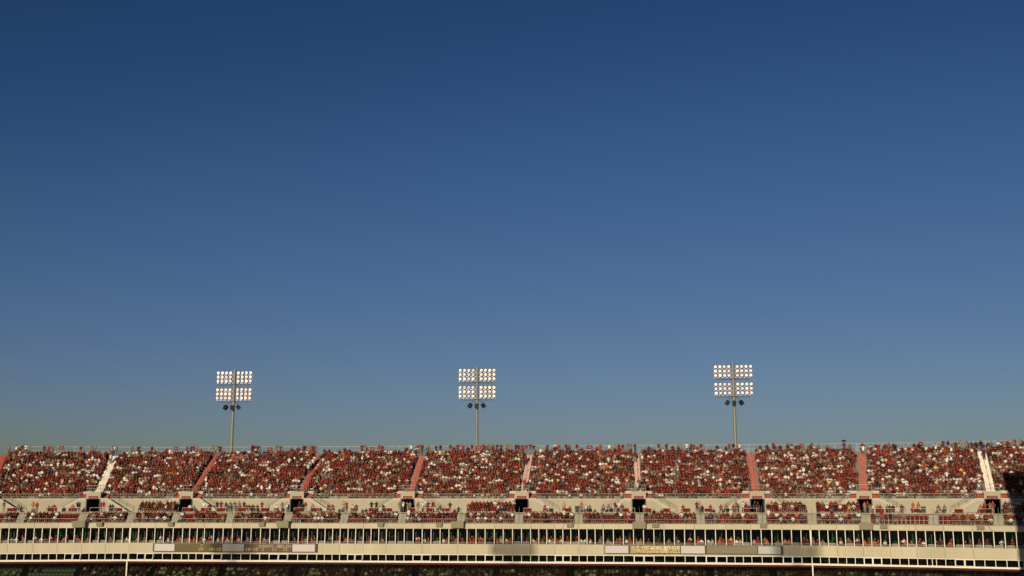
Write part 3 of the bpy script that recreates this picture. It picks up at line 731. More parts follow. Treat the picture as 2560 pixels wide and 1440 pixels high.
# masts on the near side of the ground (out of frame; single-bank heads shaped to shade the fascia)
for i, px in enumerate((583, 1284, 1992)):
    zc_ = zat(1371, Y0); s = s_at(px, 0, zc_); x, y = pt(s, 0)
    h = Vector((x, y, zc_)) + SUN * 190
    o = near = make_tower(TOP0, (TOP0 - .62,)) if i == 0 else copy_tree(near)
    o.location = (h.x, h.y, h.z + 1.25 - TOP0); o.rotation_euler = (0, 0, math.pi - .2)
    tag(o, f'floodlight mast on the near side of the ground, {od(i + 1)} from left', 'light tower', 'light towers on the near side')
# unseen tower added at the right-hand end to throw the dark shadow at right
zs = zat(1183, 163.5); s = s_at(2503, 9.5, zs); x, y = pt(s, 9.5)
edge = Vector((x, y, zs)) + SUN * 62
r = empty('shadow_tower', (edge.x + 10.1, edge.y, 0), 0.0); tag(r, 'unseen tower added beyond the right edge to cast the dark shadow', 'scoreboard')
b = MB(); b.box(-9, 9, 0, 2.5, 14, edge.z); b.build('board', M['steel'], r)  # slab sized by the shadow edge it has to cast
b = MB()
for x in (-8.2, 0, 8.2): b.box(x - .8, x + .8, .3, 2.2, -.02, 14)
b.build('column', M['pole'], r)
b = MB(); b.box(-8.5, 8.5, -.1, -.004, 16, edge.z - 1); b.build('screen', M['black'], r)  # dark face on the added tower

# ---------------------------------------------------------------- people: skinned figures
# skeleton: joints (x right, y towards the pitch is -, z up); each limb a chain grown from the pelvis
def figure(pose):
    J_ = {}; E_ = []
    def j(n_, p, r_): J_[n_] = (Vector(p), r_)
    sit = pose.startswith('sit')
    hz = .50 if sit else .92
    lean = {'sit_lean': -.22, 'sit': -.05, 'sit_cross': -.02, 'sit_clap': -.06}.get(pose, 0)
    j('pel', (0, 0, hz), .145); j('bel', (0, lean * .35, hz + .2), .135); j('chest', (0, lean * .8, hz + .42), .155); j('neck', (0, lean + (-.02), hz + .60), .06)
    j('head', (0, lean - .04, hz + .71), .088); j('crown', (0, lean - .03, hz + .82), .075)
    E_ += [('pel', 'bel', 'shirt'), ('bel', 'chest', 'shirt'), ('chest', 'neck', 'shirt'), ('neck', 'head', 'head'), ('head', 'crown', 'hair')]
    for sd_, n_ in ((-1, 'l'), (1, 'r')):
        sh = (sd_ * .19, lean * .9, hz + .50); j('sh' + n_, sh, .062)
        P_ = {'sit': ((sd_ * .26, -.1, hz + .25), (sd_ * .16, -.34, hz + .14), (sd_ * .14, -.42, hz + .12)),
              'sit_lean': ((sd_ * .27, -.32, hz + .22), (sd_ * .08, -.46, hz + .28), (sd_ * .03, -.5, hz + .34)),
              'sit_cross': ((sd_ * .27, -.06, hz + .26), (sd_ * -.04, -.24, hz + .28), (sd_ * -.13, -.24, hz + .3)),
              'sit_clap': ((sd_ * .26, -.18, hz + .36), (sd_ * .07, -.36, hz + .5), (sd_ * .02, -.4, hz + .58)),
              'stand': ((sd_ * .25, .02, hz + .24), (sd_ * .27, -.05, hz + .0), (sd_ * .27, -.08, hz - .08)),
              'stand_cross': ((sd_ * .27, -.05, hz + .26), (sd_ * -.02, -.24, hz + .3), (sd_ * -.12, -.23, hz + .33)),
              'stand_hips': ((sd_ * .38, .06, hz + .28), (sd_ * .2, -.06, hz + .1), (sd_ * .15, -.1, hz + .08)),
              'stand_spread': ((sd_ * .42, .1, hz + .38), (sd_ * .66, .14, hz + .3), (sd_ * .74, .15, hz + .3)),
              'stand_clap': ((sd_ * .27, -.14, hz + .34), (sd_ * .08, -.34, hz + .48), (sd_ * .02, -.38, hz + .56)),
              'stand_brow': ((sd_ * .3, -.12, hz + .44), (sd_ * .12, -.2, hz + .68), (sd_ * .05, -.2, hz + .74))}[pose]
        j('el' + n_, P_[0], .048); j('wr' + n_, P_[1], .036); j('ha' + n_, P_[2], .04)
        E_ += [('chest', 'sh' + n_, 'shirt'), ('sh' + n_, 'el' + n_, 'shirt'), ('el' + n_, 'wr' + n_, 'skin'), ('wr' + n_, 'ha' + n_, 'skin')]
        if sit: L_ = ((sd_ * .10, -.04, hz - .02), (sd_ * .15, -.46, hz + .02), (sd_ * .15, -.46, .09), (sd_ * .16, -.62, .05))
        else: L_ = ((sd_ * .10, 0, hz - .06), (sd_ * .12, -.03, .50), (sd_ * .13, .02, .09), (sd_ * .15, -.14, .045))
        j('hip' + n_, L_[0], .10); j('kn' + n_, L_[1], .072); j('an' + n_, L_[2], .048); j('to' + n_, L_[3], .042)
        shorts = pose in ('sit_cross', 'sit_lean', 'stand_spread', 'stand_hips')
        E_ += [('pel', 'hip' + n_, 'pants'), ('hip' + n_, 'kn' + n_, 'pants'), ('kn' + n_, 'an' + n_, 'skin' if shorts else 'pants'), ('an' + n_, 'to' + n_, 'hair')]
    return J_, E_
def grow(pose, fine):
    J_, E_ = figure(pose); names = list(J_)
    me = bpy.data.meshes.new('person')
    me.from_pydata([tuple(J_[n_][0]) for n_ in names], [(names.index(a), names.index(b_)) for a, b_, _ in E_], [])
    o = bpy.data.objects.new('person', me); col.objects.link(o)
    sk = o.modifiers.new('s', 'SKIN'); sk.use_smooth_shade = False
    for i, n_ in enumerate(names):
        rr = J_[n_][1]; w_ = 1.25 if n_ in ('pel', 'bel', 'chest') else 1.0
        if n_ == 'chest': w_ = 1.3
        me.skin_vertices[0].data[i].radius = (rr * w_, rr * .8) if w_ > 1 else (rr, rr)
    me.skin_vertices[0].data[names.index('pel')].use_root = True
    if fine: m_ = o.modifiers.new('u', 'SUBSURF'); m_.levels = 1
    dg = bpy.context.evaluated_depsgraph_get(); dg.update()
    ev = o.evaluated_get(dg); out = bpy.data.meshes.new_from_object(ev)
    bpy.data.objects.remove(o)
    slots = {'shirt': 0, 'skin': 1, 'head': 1, 'pants': 2, 'hair': 3}
    idx = []
    hz = .50 if pose.startswith('sit') else .92
    for p in out.polygons:
        c_ = p.center; best = None
        for a, b_, k_ in E_:
            A, B = J_[a][0], J_[b_][0]; t_ = max(0, min(1, (c_ - A).dot(B - A) / max((B - A).length_squared, 1e-9)))
            d_ = (c_ - (A + (B - A) * t_)).length - (J_[a][1] * (1 - t_) + J_[b_][1] * t_)
            if best is None or d_ < best[0]: best = (d_, k_)
        k_ = best[1]
        hd = J_['head'][0]
        if c_.z > hz + .60:
            k_ = 'hair' if (c_.z > hz + .79 or c_.y > hd.y + .03) and abs(c_.x) < .14 else 'head'
        idx.append(slots[k_])
    out.materials.clear()
    for m_ in PM: out.materials.append(m_)
    out.polygons.foreach_set('material_index', idx)
    # nose, when fine enough to matter
    if fine:
        hd = J_['head'][0]
        fr = min(out.vertices, key=lambda v: (v.co - (hd + Vector((0, -.1, .02)))).length); fr.co.y -= .025
    return out
POSES = ['sit', 'sit_lean', 'sit_cross', 'sit_clap', 'stand', 'stand_cross', 'stand_hips', 'stand_spread', 'stand_clap', 'stand_brow']
HI = {p: grow(p, True) for p in POSES}
LO = {p: grow(p, False) for p in POSES}
POSEW = {'sit': 'seated', 'sit_lean': 'seated leaning forward', 'sit_cross': 'seated', 'sit_clap': 'seated', 'stand': 'standing', 'stand_cross': 'standing arms folded', 'stand_hips': 'standing hands on hips',
         'stand_spread': 'standing arms spread', 'stand_clap': 'standing', 'stand_brow': 'standing hand to brow'}
SHIRT = {'crimson': (0.17, 0.012, 0.011), 'maroon': (0.075, 0.010, 0.010), 'red': (0.32, 0.022, 0.015), 'white': (0.65, 0.59, 0.50), 'grey': (0.20, 0.155, 0.115), 'orange': (0.50, 0.10, 0.03),
         'pink': (0.48, 0.22, 0.18), 'yellow': (0.60, 0.42, 0.06), 'black': (0.015, 0.013, 0.015), 'navy': (0.03, 0.04, 0.09), 'tan': (0.26, 0.18, 0.10)}
SW = {'crimson': .33, 'maroon': .20, 'red': .06, 'white': .165, 'grey': .12, 'orange': .014, 'pink': .02, 'yellow': .003, 'black': .08, 'navy': .014, 'tan': .04}
def pick(w=SW):
    ks = list(w); return random.choices(ks, [w[k] for k in ks])[0]
persons = []
def person(s, d, z, pose, colour, label, group, rz=0.0, sc=1.0, cat='person'):
    if any(math.hypot(P(s, d, z)[0] - q.location.x, P(s, d, z)[1] - q.location.y) < .28 and abs(q.location.z - z) < .6 for q in persons[-12:]): return None
    o = bpy.data.objects.new('person', HI[pose]); col.objects.link(o)
    o.location = P(s, d, z); o.rotation_euler = (0, 0, -azi(s) + rz); o.scale = (sc, sc, sc)
    c_ = SHIRT[colour]; v = random.uniform(.85, 1.15); o.color = (c_[0] * v, c_[1] * v, c_[2] * v, 1)
    tag(o, label, cat, group); persons.append(o); return o
crowd = []          # (s, d, z, pose, colour, rz, scale)
def art(c_): return c_

# on the back walkway along the top rail
TOPX = [23, 41, 56, 65, 111, 122, 129, 202, 230, 286, 331, 347, 380, 468, 478, 485, 493, 533, 541, 550, 631, 637, 645, 692, 701, 759, 763, 775, 782, 788, 905, 914, 948, 956, 1028, 1042, 1048, 1055, 1070, 1090, 1101, 1126, 1144, 1152, 1158, 1167, 1180, 1208, 1214, 1222, 1231, 1243, 1253, 1267, 1276, 1290, 1297, 1306, 1316, 1326, 1334, 1368, 1387, 1397, 1415, 1424, 1442, 1501, 1523, 1538, 1547, 1557, 1569, 1577, 1587, 1647, 1666, 1700, 1717, 1728, 1735, 1752, 1758, 1823, 1833, 1849, 1933, 1969, 1979, 2029, 2110, 2358, 2370, 2401, 2416, 2453, 2531, 2537, 2551]
TCOL = {347: 'black', 65: 'white', 41: 'white', 286: 'white', 645: 'crimson', 701: 'crimson', 692: 'grey', 1070: 'tan', 1028: 'white', 1152: 'pink', 1158: 'red', 1167: 'grey', 1208: 'red', 1214: 'red', 1306: 'navy', 1387: 'white', 1523: 'white', 1577: 'grey', 1717: 'white', 1833: 'black', 1849: 'white', 1501: 'red', 1415: 'crimson', 1424: 'red', 2401: 'tan', 2370: 'maroon', 541: 'pink', 478: 'navy'}
def landmark(px, marks):
    best = None
    for mx, mn in marks:
        if best is None or abs(px - mx) < abs(px - best[0]): best = (mx, mn)
    return best
LT = [(580, 'left light tower'), (1191, 'middle light tower'), (1837, 'right light tower')]
cnt = {}
seqs = {}
for px in TOPX:
    mk, mn = landmark(px, LT); side = 'left' if px < mk else 'right'
    seqs.setdefault((mn, side), []).append(px)
for (mn, side), v in seqs.items():
    v.sort(reverse=(side == 'left'))
    for k, px in enumerate(v):
        zf = Z_TOP + .003; d = D_TOP + .75 + random.uniform(-.2, .3); s = s_at(px, d, zf + 1.2)
        po = {347: 'stand_spread', 1415: 'stand_spread', 1334: 'stand_spread', 1070: 'stand_hips', 1501: 'stand_hips', 1700: 'stand_spread', 1823: 'stand_cross'}.get(px, random.choice(['stand', 'stand_cross', 'stand_hips', 'stand', 'stand_clap', 'stand_brow']))
        c_ = TCOL.get(px, random.choice(['crimson', 'crimson', 'maroon', 'crimson', 'grey', 'red', 'tan', 'maroon']))
        person(s, d, zf, po, c_, f'person in {c_} {POSEW[po]} by top rail, {od(k + 1)} {side} of {mn}', 'people standing along the top rail', random.uniform(-.5, .5), random.uniform(.92, 1.04))
        if px == 2110:
            x_, y_, z_ = P(s, d - .1, zf + 1.75); r = empty('umbrella', (x_, y_, z_)); tag(r, 'small black umbrella held up by person at the top rail', 'umbrella')
            b = MB(); b.bar((0, 0, -.6), (0, 0, .22), .012, 5); b.build('shaft', M['steel'], r)
            b = MB(); n = 8
            for i in range(n):
                a0, a1 = 2 * math.pi * i / n, 2 * math.pi * (i + 1) / n; pr = [(.0, .26), (.28, .18), (.5, 0)]
                for (r0, z0), (r1, z1) in zip(pr[:-1], pr[1:]): b.poly([(r1 * math.cos(a0), r1 * math.sin(a0), z1), (r1 * math.cos(a1), r1 * math.sin(a1), z1), (r0 * math.cos(a1), r0 * math.sin(a1), z0), (r0 * math.cos(a0), r0 * math.sin(a0), z0)])
            b.build('canopy', M['umb'], r)

# on the walkway between boxes and wall
WX = [10, 45, 83, 93, 138, 182, 194, 199, 252, 259, 475, 509, 523, 543, 553, 565, 576, 587, 598, 610, 617, 625, 632, 644, 655, 692, 706, 718, 749, 764, 783, 822, 832, 860, 867, 883, 891, 929, 941, 999, 1008, 1017, 1025, 1045, 1057, 1070, 1083, 1125, 1363, 1371, 1410, 1454, 1464, 1474, 1509, 1522, 1538, 1547, 1556, 1611, 1708, 1742, 1749, 1776, 1803, 1815, 1833, 1841, 1858, 1864, 1871, 1887, 1895, 2175, 2180, 2193, 2200, 2218, 2224, 2233, 2255, 2283, 2296, 2348, 2362, 2452, 2462, 2475, 2482, 2162, 2169]
STANDX = {10, 83, 93, 194, 199, 252, 259, 509, 543, 553, 565, 576, 587, 598, 610, 655, 706, 718, 749, 764, 860, 867, 929, 941, 999, 1008, 1017, 1025, 1045, 1057, 1070, 1083, 1125, 1410, 1454, 1538, 1547, 1742, 1749, 1858, 1864, 1887, 1895, 2162, 2169, 2283, 2296, 2462, 2475, 2482, 1841}
WCOL = {83: 'orange', 10: 'red', 252: 'red', 199: 'black', 194: 'black', 1017: 'yellow', 1008: 'white', 1057: 'white', 1083: 'crimson', 1070: 'crimson', 1125: 'black', 1454: 'orange', 1410: 'pink', 1742: 'crimson', 1749: 'pink', 2283: 'orange', 2296: 'orange', 2475: 'tan', 706: 'grey', 718: 'white', 860: 'pink', 929: 'black', 941: 'black', 999: 'grey', 1858: 'white', 1864: 'crimson', 1887: 'black', 1895: 'black', 553: 'crimson', 565: 'navy', 587: 'grey', 764: 'red', 749: 'black'}
PTX = [(px, i) for i, (px, _) in enumerate(PORT) if 0 <= px <= 2560]
seqs = {}
for px in WX:
    mk, i = landmark(px, PTX); side = 'left' if px < mk else 'right'; seqs.setdefault((i, side), []).append(px)
benches = []
for (i, side), v in seqs.items():
    mk = PORT[i][0]; v.sort(reverse=(side == 'left'))
    for k, px in enumerate(v):
        st = px in STANDX; d = random.uniform(2.7, 3.5) if not abs(px - mk) < 14 else 4.6
        if abs(px - mk) < 14: d = random.uniform(3.2, 4.8)
        zf = Z_WALK + .003 ; s = s_at(px, d, zf + 1)
        po = random.choice(['stand', 'stand_cross', 'stand_hips', 'stand', 'stand_clap']) if st else random.choice(['sit', 'sit_lean', 'sit_cross', 'sit'])
        c_ = WCOL.get(px, random.choice(['crimson', 'grey', 'maroon', 'crimson', 'tan', 'white', 'red']))
        o = person(s, d, zf, po, c_, f'person in {c_} {"standing" if st else "sitting"} on walkway, {od(k + 1)} person {side} of {od(i)} whole portal', 'people on the walkway', random.uniform(-.5, .5), random.uniform(.95, 1.04))
        if o and not st: benches.append((s, d, zf, k, i, side))
def make_chair(nm, mt, w=.5):
    b = MB(); b.box(-w / 2 + .03, w / 2 - .03, -.22, .2, .40, .46); b.box(-w / 2 + .02, w / 2 - .02, .18, .25, .42, .86)
    for x in (-w / 2 + .06, w / 2 - .06): b.box(x - .02, x + .02, -.18, -.14, 0, .40); b.box(x - .02, x + .02, .14, .18, 0, .42)
    return b
cme = None
for s, d, zf, k, i, side in benches:
    if cme is None: o = make_chair('chair', M['steel']).build('folding_chair', M['steel']); cme = o.data
    else: o = bpy.data.objects.new('folding_chair', cme); col.objects.link(o)
    x_, y_ = pt(s, d); o.location = (x_, y_, zf); o.rotation_euler = (0, 0, -azi(s))
    tag(o, f'dark folding chair under the {od(k + 1)} person {side} of {od(i)} whole portal', 'chair', 'folding chairs on the walkway')
# crimson cloth-backed seat pairs on the walkway
RB_X = [29, 133, 182, 297, 470, 512, 554, 605, 662, 746, 790, 931, 971, 1029, 1075, 1115, 1320, 1415, 1563, 1619, 1667, 1716, 1770, 1865, 2200, 2290, 2397, 2455]
rme = None
for k, px in enumerate(RB_X):
    s = s_at(px, 2.75, Z_WALK + .5)
    if any(abs(s - BS[q]) < 1.0 for q in range(len(BS))): s += 1.2
    if any(BS[i] - .2 < s < BS[i + 1] + .2 for i in TALL): continue
    if rme is None:
        b = MB(); b.box(-.56, .56, -.06, .0, .12, .60); b.box(-.56, .56, -.003, .45, .40, .46)
        for x in (-.5, .5): b.box(x - .02, x + .02, .0, .04, 0, .4); b.box(x - .02, x + .02, .4, .44, 0, .4)
        o = b.build('cloth_covered_table', M['redseat']); rme = o.data
    else: o = bpy.data.objects.new('cloth_covered_table', rme); col.objects.link(o)
    x_, y_ = pt(s, 2.52); o.location = (x_, y_, Z_WALK + .07); o.rotation_euler = (0, 0, -azi(s))
    tag(o, f'low crimson-fronted table behind walkway railing, {od(k + 1)} from left', 'table', 'low crimson tables behind the walkway railing')
for px, lab in ((1443.5, 'tall black bin beside person in orange near the middle portals'), (2309, 'tall dark bin beside two people in orange at right')):
    s = s_at(px, 2.8, Z_WALK); r = empty('wheeled_bin', P(s, 2.9, Z_WALK + .004), -azi(s)); tag(r, lab, 'bin')
    b = MB(); b.hexa([(-.3, -.3, 0), (.3, -.3, 0), (.3, .3, 0), (-.3, .3, 0)], [(-.35, -.35, .95), (.35, -.35, .95), (.35, .35, .95), (-.35, .35, .95)]); b.build('body', M['bin'], r)
    b = MB(); b.box(-.37, .37, -.37, .4, .953, 1.02); b.build('lid', M['bin'], r)
# crimson signs on the top rail
for k, (px, py, w) in enumerate([(154, 1120, 11), (440, 1121.5, 10), (675, 1123, 12), (931, 1122.5, 10), (1196, 1119, 13), (1474, 1118, 14), (2003, 1114.5, 11), (2301, 1110, 11), (2510, 1108, 15)]):
    z = zat(py, Y0 + D_BACK); s = s_at(px, D_BACK - .1, z); x, y = pt(s, D_BACK - .1)
    for _ in range(6): z += (proj(x, y, z)[1] - py) * .065
    r = empty('section_sign', (x, y, z), -azi(s)); tag(r, f'small crimson section sign on the top railing, {od(k + 1)} from left', 'sign', 'crimson signs along the top railing')
    hw = w * .0685 / 2; b = MB(); b.box(-hw, hw, -.05, .05, -.3, .3); b.build('sign_board', M['redsign'], r)
    b = MB()
    for q in (-.5, -.1, .3): b.box(hw * q, hw * (q + .2), -.058, -.052, -.14, .14)
    b.build('lettering', M['signmark'], r)

# ---------------------------------------------------------------- box seats and their people
seat_me = None; nseat = 0; more_seats = []; SEATCAP = 215
front = []
for i, (a, c) in enumerate(boxes):
    n = int((c - a - .2) / .54)
    empty_run = {0: (0, .8), 1: (.62, 1), 4: (.1, .3), 11: (.35, .6), 16: (.6, .95), 17: (0, .2)}.get(i)
    for row, (d, z) in enumerate(((.62, ZB[0]), (1.45, ZB[1]))):
        for k in range(n):
            s = a + .3 + (c - a - .6) * k / (n - 1); u = k / (n - 1); x, y = pt(s, d)
            xx = proj(x, y, z)[0]; vis = -10 < xx < 2570
            occ = random.random() < (.84 if row else .74) or i in TALL and random.random() < .8
            if empty_run and empty_run[0] <= u <= empty_run[1]: occ = False
            if vis and nseat < SEATCAP and (not occ or row == 1):
                if seat_me is None: o = make_chair('seat', M['redseat'], .54).build('stadium_chair', M['redseat']); seat_me = o.data
                else: o = bpy.data.objects.new('stadium_chair', seat_me); col.objects.link(o)
                o.location = (x, y, z + .003); o.rotation_euler = (0, 0, -azi(s)); nseat += 1
                tag(o, f'crimson seat, {od(k + 1)} from left in {"back" if row else "front"} row of box {"cut by left edge" if i == 0 else od(i) + " from left"}', 'seat', 'crimson seats in the boxes')
            else: more_seats.append((s, d, z, 'red'))
            if occ:
                front.append((i, row, k, s, d, z, vis))
    if i in TALL:
        for row in range(2):
            for k in range(n):
                if random.random() < .93: s = a + .3 + (c - a - .6) * k / (n - 1); crowd.append((s, 2.75 + row * .85, Z_WALK + .08 + .42 * row, random.choice(['sit', 'sit_lean', 'sit_clap', 'sit_cross']), pick(), 0, 1))
BUD = 300 - len(persons) - 58
front.sort(key=lambda t: (not t[6], t[1] == 0, -t[3]))
for q, (i, row, k, s, d, z, vis) in enumerate(front):
    po = random.choice(['sit', 'sit_lean', 'sit_cross', 'sit_clap', 'sit']) if random.random() < .94 else 'stand'
    c_ = pick()
    if vis and BUD > 0 and 0 < i:
        BUD -= 1
        person(s, d, z + .004, po, c_, f'person in {c_}, {od(k + 1)} place from left in {"back" if row else "front"} row of {od(i)} box from left', 'people in the front boxes', random.uniform(-.3, .3), random.uniform(.95, 1.05))
    else: crowd.append((s, d, z, po, c_, random.uniform(-.3, .3), 1))

# ---------------------------------------------------------------- balcony people and their slatted chairs
BLAB = [k for k in range(7, NW - 7)]
nbal = 0
slats = []
for k in range(NW):
    a, c = MUL[k], MUL[k + 1]; mid = (a + c) / 2
    x, y = pt(mid, 0); px = proj(x, y, Z_OPB)[0]
    u = random.random(); d = 1.0
    # front row at the rail
    if u < .40:
        slats.append((mid + random.uniform(-.15, .15), k))
    if u > .24:
        two = random.random() < .55
        for q in range(2 if two else 1):
            s = mid + ((q - .5) * .58 if two else random.uniform(-.2, .2)); c_ = pick({'crimson': .15, 'red': .22, 'orange': .2, 'white': .22, 'grey': .08, 'pink': .1, 'tan': .06, 'black': .05})
            po = random.choice(['sit', 'sit_lean', 'sit_cross', 'sit_clap'])
            if q == 0 and 7 <= k < NW - 7 and nbal < 58 and k % 2 == 1:
                o = person(s, d, ZBF + .004, po, c_, f'person in {c_} sitting at the {od(k - 6)} upper window opening from left{", left of two" if two else ""}', 'people on the window balcony', random.uniform(-.5, .5))
                nbal += 1 if o else 0
            else: crowd.append((s, d, ZBF, po, c_, random.uniform(-.5, .5), 1))
    if random.random() < .55: crowd.append((mid + random.uniform(-.3, .3), 1.95, ZBF + .25, random.choice(['sit', 'sit_lean']), pick(), random.uniform(-.5, .5), 1))
    # behind the green glass
    for q in range(random.choice([1, 2, 2, 3])):
        crowd.append((random.uniform(a + .2, c - .2), random.uniform(BD + .6, BD + 2.2), ZBF, random.choice(['stand', 'stand_cross', 'sit', 'stand_hips', 'stand_clap']), pick({'crimson': .3, 'white': .3, 'grey': .2, 'tan': .1, 'pink': .05, 'yellow': .05}), random.uniform(-1.5, 1.5), 1))
    # press level
    if random.random() < .55: crowd.append((random.uniform(a + .25, c - .25), 1.3, ZPF - .35, 'sit_lean', pick({'white': .4, 'grey': .3, 'crimson': .3}), random.uniform(-.5, .5), 1))
bme = None
for s, k in slats:
    if k < 7 or k > NW - 7: continue
    if bme is None:
        b = MB()
        for q in range(4): b.box(-.45, .45, -.03, .0, .42 + q * .11, .50 + q * .11)
        for x in (-.42, .42): b.box(x - .02, x + .02, -.06, -.033, 0, .84); b.box(x - .02, x + .02, .36, .4, 0, .42)
        b.box(-.45, .45, .003, .42, .42, .46)
        o = b.build('slatted_bench', M['slat']); bme = o.data
    else: o = bpy.data.objects.new('slatted_bench', bme); col.objects.link(o)
    x_, y_ = pt(s, .55); o.location = (x_, y_, ZBF + .003); o.rotation_euler = (0, 0, -azi(s))
    tag(o, f'pale slatted bench back at the rail of the {od(k - 6)} upper window opening from left', 'bench', 'slatted benches on the window balcony')

# ---------------------------------------------------------------- club seats below, with their people
GAPS = [s_at(px, 3, Z_SILLB - 2) for px in (-60, 60, 197, 380, 555, 735, 895, 1040, 1240, 1422, 1600, 1780, 1935, 2180, 2370, 2520)]
OCC = lambda px: 0.06 if px < 195 else .8
club_seat = None; ncs = 0; CL = []
for k in range(CL_N - 1):
    z = ZC0 + k * CL_RI; d = DC0 + k * CL_RU + .5
    if k == 0: continue
    s = S_L + .5
    while s < S_R - .5:
        if not any(abs(s - g_) < .55 for g_ in GAPS):
            x, y = pt(s, d); px, py = proj(x, y, z + .8); CL.append((s, d, z, px, py, k))
        s += .56
lab_n = {}
for s, d, z, px, py, k in CL:
    occ = random.random() < OCC(px)
    if px > 1900 and k < 3 and random.random() < .25: occ = False
    if 0 < px < 200 and py < 1442 and not occ and ncs < 80:
        b = MB(); b.box(-.26, .26, -.20, .16, .38, .44)
        if club_seat is None:
            n_ = 5
            for q in range(n_):
                x0, x1 = -.25 + .5 * q / n_, -.25 + .5 * (q + 1) / n_; h0 = .40 + .46 * math.sin(math.pi * (.15 + .7 * (q + .5) / n_)) ** .35
                b.box(x0, x1 - .0, .16, .23, .40, h0)
            o = b.build('stadium_chair', M['greyseat']); club_seat = o.data
        else: o = bpy.data.objects.new('stadium_chair', club_seat); col.objects.link(o)
        x, y = pt(s, d); o.location = (x, y, z + .003); o.rotation_euler = (0, 0, -azi(s)); ncs += 1
        lab_n[k] = lab_n.get(k, 0) + 1
        tag(o, f'empty dark green seat at bottom left, {od(lab_n[k])} from left in {od(6 - k)} row down', 'seat', 'empty dark seats at bottom left')
    else: more_seats.append((s, d, z, 'grey'))
    if occ and px > -60: crowd.append((s, d, z, random.choice(['sit', 'sit_lean', 'sit_clap', 'sit_cross', 'sit']), pick({'crimson': .30, 'maroon': .2, 'white': .2, 'grey': .15, 'tan': .1, 'navy': .05}), random.uniform(-.3, .3), 1))

# ---------------------------------------------------------------- the mass of spectators in the upper deck
for k in range(NROW):
    z = Z_ROW0 + k * RISE - .03; d = D_WALL + .26 + k * RUN + .46
    for a, c in [(AS(q, k), AS(q + 1, k)) for q in range(len(PS) - 1)]:
        m_ = .80 if k > 2 else 2.2
        s = a + m_ + random.uniform(0, .15); last = pick()
        while s < c - m_:
            if random.random() < (.965 if k else .55):
                u = random.random()
                po = random.choice(['stand', 'stand_cross', 'stand_clap', 'stand_hips']) if u < .07 else random.choice(['sit', 'sit_lean', 'sit_cross', 'sit_clap', 'sit'])
                last = last if random.random() < .2 and last != 'yellow' else pick()
                crowd.append((s, d + random.uniform(-.12, .06), z, po, last, random.uniform(-.4, .4), random.uniform(.80, 1.02)))
            s += random.uniform(.40, .49)
# a few people on the top walkway between the surveyed ones, heads just above the last row
for px in list(range(0, 2560, 9)):
    if random.random() < (.10 if px < 950 else .22 if px < 1900 else .55):
        s = s_at(px + random.uniform(-3, 3), D_TOP + .6, Z_TOP + 1); crowd.append((s, D_TOP + .9, Z_TOP + .0, random.choice(['sit', 'sit_lean', 'sit_cross']), pick(), random.uniform(-.6, .6), random.uniform(.9, 1.1)))
# people on aisles
for i, k, c_ in ((3, 10, 'white'), (3, 9, 'white'), (5, 3, 'red'), (6, 2, 'white'), (9, 13, 'crimson'), (1, 13, 'white'), (6, 13, 'crimson'), (3, 11, 'white'), (3, 12, 'white'), (5, 12, 'crimson'), (1, 16, 'grey'), (9, 16, 'maroon'), (9, 15, 'navy'), (4, 16, 'tan'), (6, 3, 'grey'), (8, 15, 'white'), (8, 16, 'red'), (2, 16, 'grey')):
    crowd.append((AS(i, k) + random.uniform(-.4, .3), D_WALL + .3 + k * RUN, Z_ROW0 + k * RISE + .2, 'stand', c_, 0, 1))

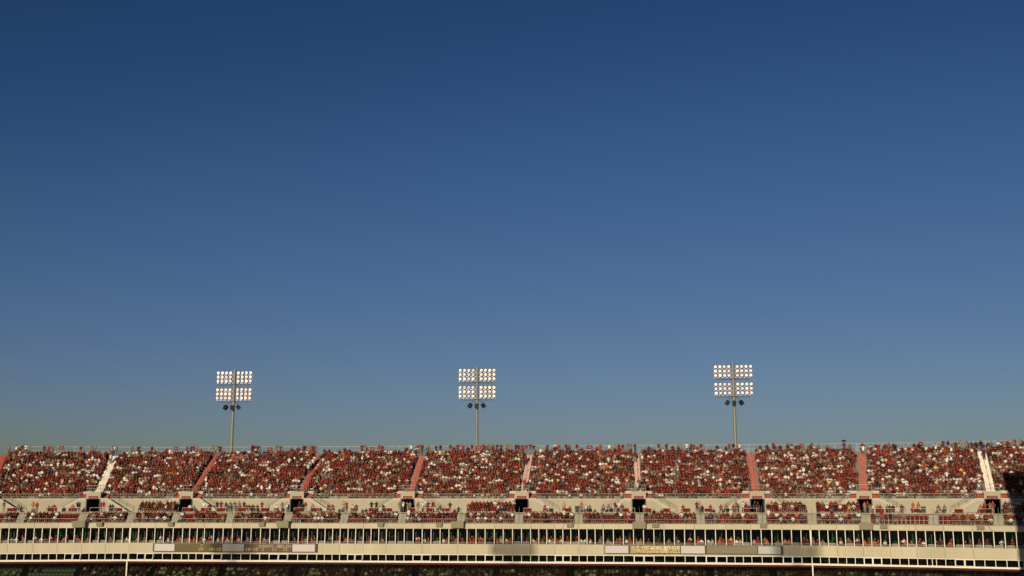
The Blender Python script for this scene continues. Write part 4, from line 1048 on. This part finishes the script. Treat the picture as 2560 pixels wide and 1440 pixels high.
SKIN = [(0.27, 0.125, 0.07), (0.22, 0.095, 0.05), (0.16, 0.07, 0.035), (0.12, 0.06, 0.035)]
PANT = [(0.03, 0.035, 0.06), (0.15, 0.12, 0.08), (0.04, 0.05, 0.08), (0.26, 0.22, 0.17), (0.012, 0.012, 0.014), (0.16, 0.13, 0.10)]
HAIR = [(0.03, 0.017, 0.01), (0.015, 0.01, 0.008), (0.10, 0.06, 0.028), (0.24, 0.03, 0.025), (0.62, 0.57, 0.5), (0.35, 0.25, 0.12), (0.02, 0.015, 0.012)]
def merge_people(lst, name):
    T = {}
    for p_, me in LO.items():
        v = np.empty(len(me.vertices) * 3); me.vertices.foreach_get('co', v); v = v.reshape(-1, 3)
        ln = np.empty(len(me.polygons), int); me.polygons.foreach_get('loop_total', ln)
        li = np.empty(len(me.loops), int); me.loops.foreach_get('vertex_index', li)
        mi = np.empty(len(me.polygons), int); me.polygons.foreach_get('material_index', mi)
        T[p_] = (v, ln, li, mi)
    V, LN, LI, CO = [], [], [], []; base = 0
    for s, d, z, po, c_, rz, sc in lst:
        v, ln, li, mi = T[po]; a = -azi(s) + rz; ca, sa = math.cos(a), math.sin(a)
        x0, y0 = pt(s, d); w = v * sc; wx = w[:, 0] * random.uniform(.92, 1.14)
        V.append(np.stack([wx * ca - w[:, 1] * sa + x0, wx * sa + w[:, 1] * ca + y0, w[:, 2] + z + .003], 1))
        LN.append(ln); LI.append(li + base); base += len(v)
        vv = random.uniform(.75, 1.25)
        pal = np.array([[*(q * vv for q in SHIRT[c_])], random.choices(SKIN, [5, 5, 4, 1.3])[0], random.choice(PANT), random.choice(HAIR)])
        CO.append(pal[mi])
    V = np.concatenate(V); LN = np.concatenate(LN); LI = np.concatenate(LI); CO = np.clip(np.concatenate(CO), 0, .8)
    me = bpy.data.meshes.new(name); me.vertices.add(len(V)); me.vertices.foreach_set('co', V.ravel())
    me.loops.add(len(LI)); me.loops.foreach_set('vertex_index', LI); me.polygons.add(len(LN))
    me.polygons.foreach_set('loop_start', np.concatenate([[0], np.cumsum(LN)[:-1]])); me.update(calc_edges=True); me.validate()
    at = me.attributes.new('clothing', 'FLOAT_COLOR', 'FACE'); at.data.foreach_set('color', np.concatenate([CO, np.ones((len(CO), 1))], 1).ravel().astype(np.float32))
    me.materials.append(CROWDM)
    o = bpy.data.objects.new(name, me); col.objects.link(o); return o
o = merge_people(crowd, 'crowd'); tag(o, 'dense crowd of seated spectators in crimson and white filling the upper deck', 'crowd', kind='stuff')
b = W()
def addchair(s, d, z, mi):
    a = -azi(s); x0, y0 = pt(s, d); ca, sa = math.cos(a), math.sin(a)
    for (xa, xb, ya, yb, za, zb2) in ((-.24, .24, -.2, .17, .38, .44), (-.24, .24, .18, .24, .40, .84)):
        c = [(xa, ya), (xb, ya), (xb, yb), (xa, yb)]; c = [(x * ca - y * sa + x0, x * sa + y * ca + y0) for x, y in c]
        b.hexa([(x, y, z + za) for x, y in c], [(x, y, z + zb2) for x, y in c], mi)
for s, d, z, k in more_seats: addchair(s, d, z, 0 if k == 'red' else 1)
tag(b.build('seating', [M['redseat'], M['greyseat']]), 'remaining rows of crimson and dark green seats under the spectators', 'seats', kind='stuff')
print('persons', len(persons), 'crowd', len(crowd), 'seats', nseat, ncs, len(more_seats), 'balcony', nbal, 'faces', len(bpy.data.objects['crowd'].data.polygons))

for o in bpy.data.objects:
    if 'label' in o and not 4 <= len(o['label'].split()) <= 16: print('LABEL', o.name, len(o['label'].split()), o['label'])
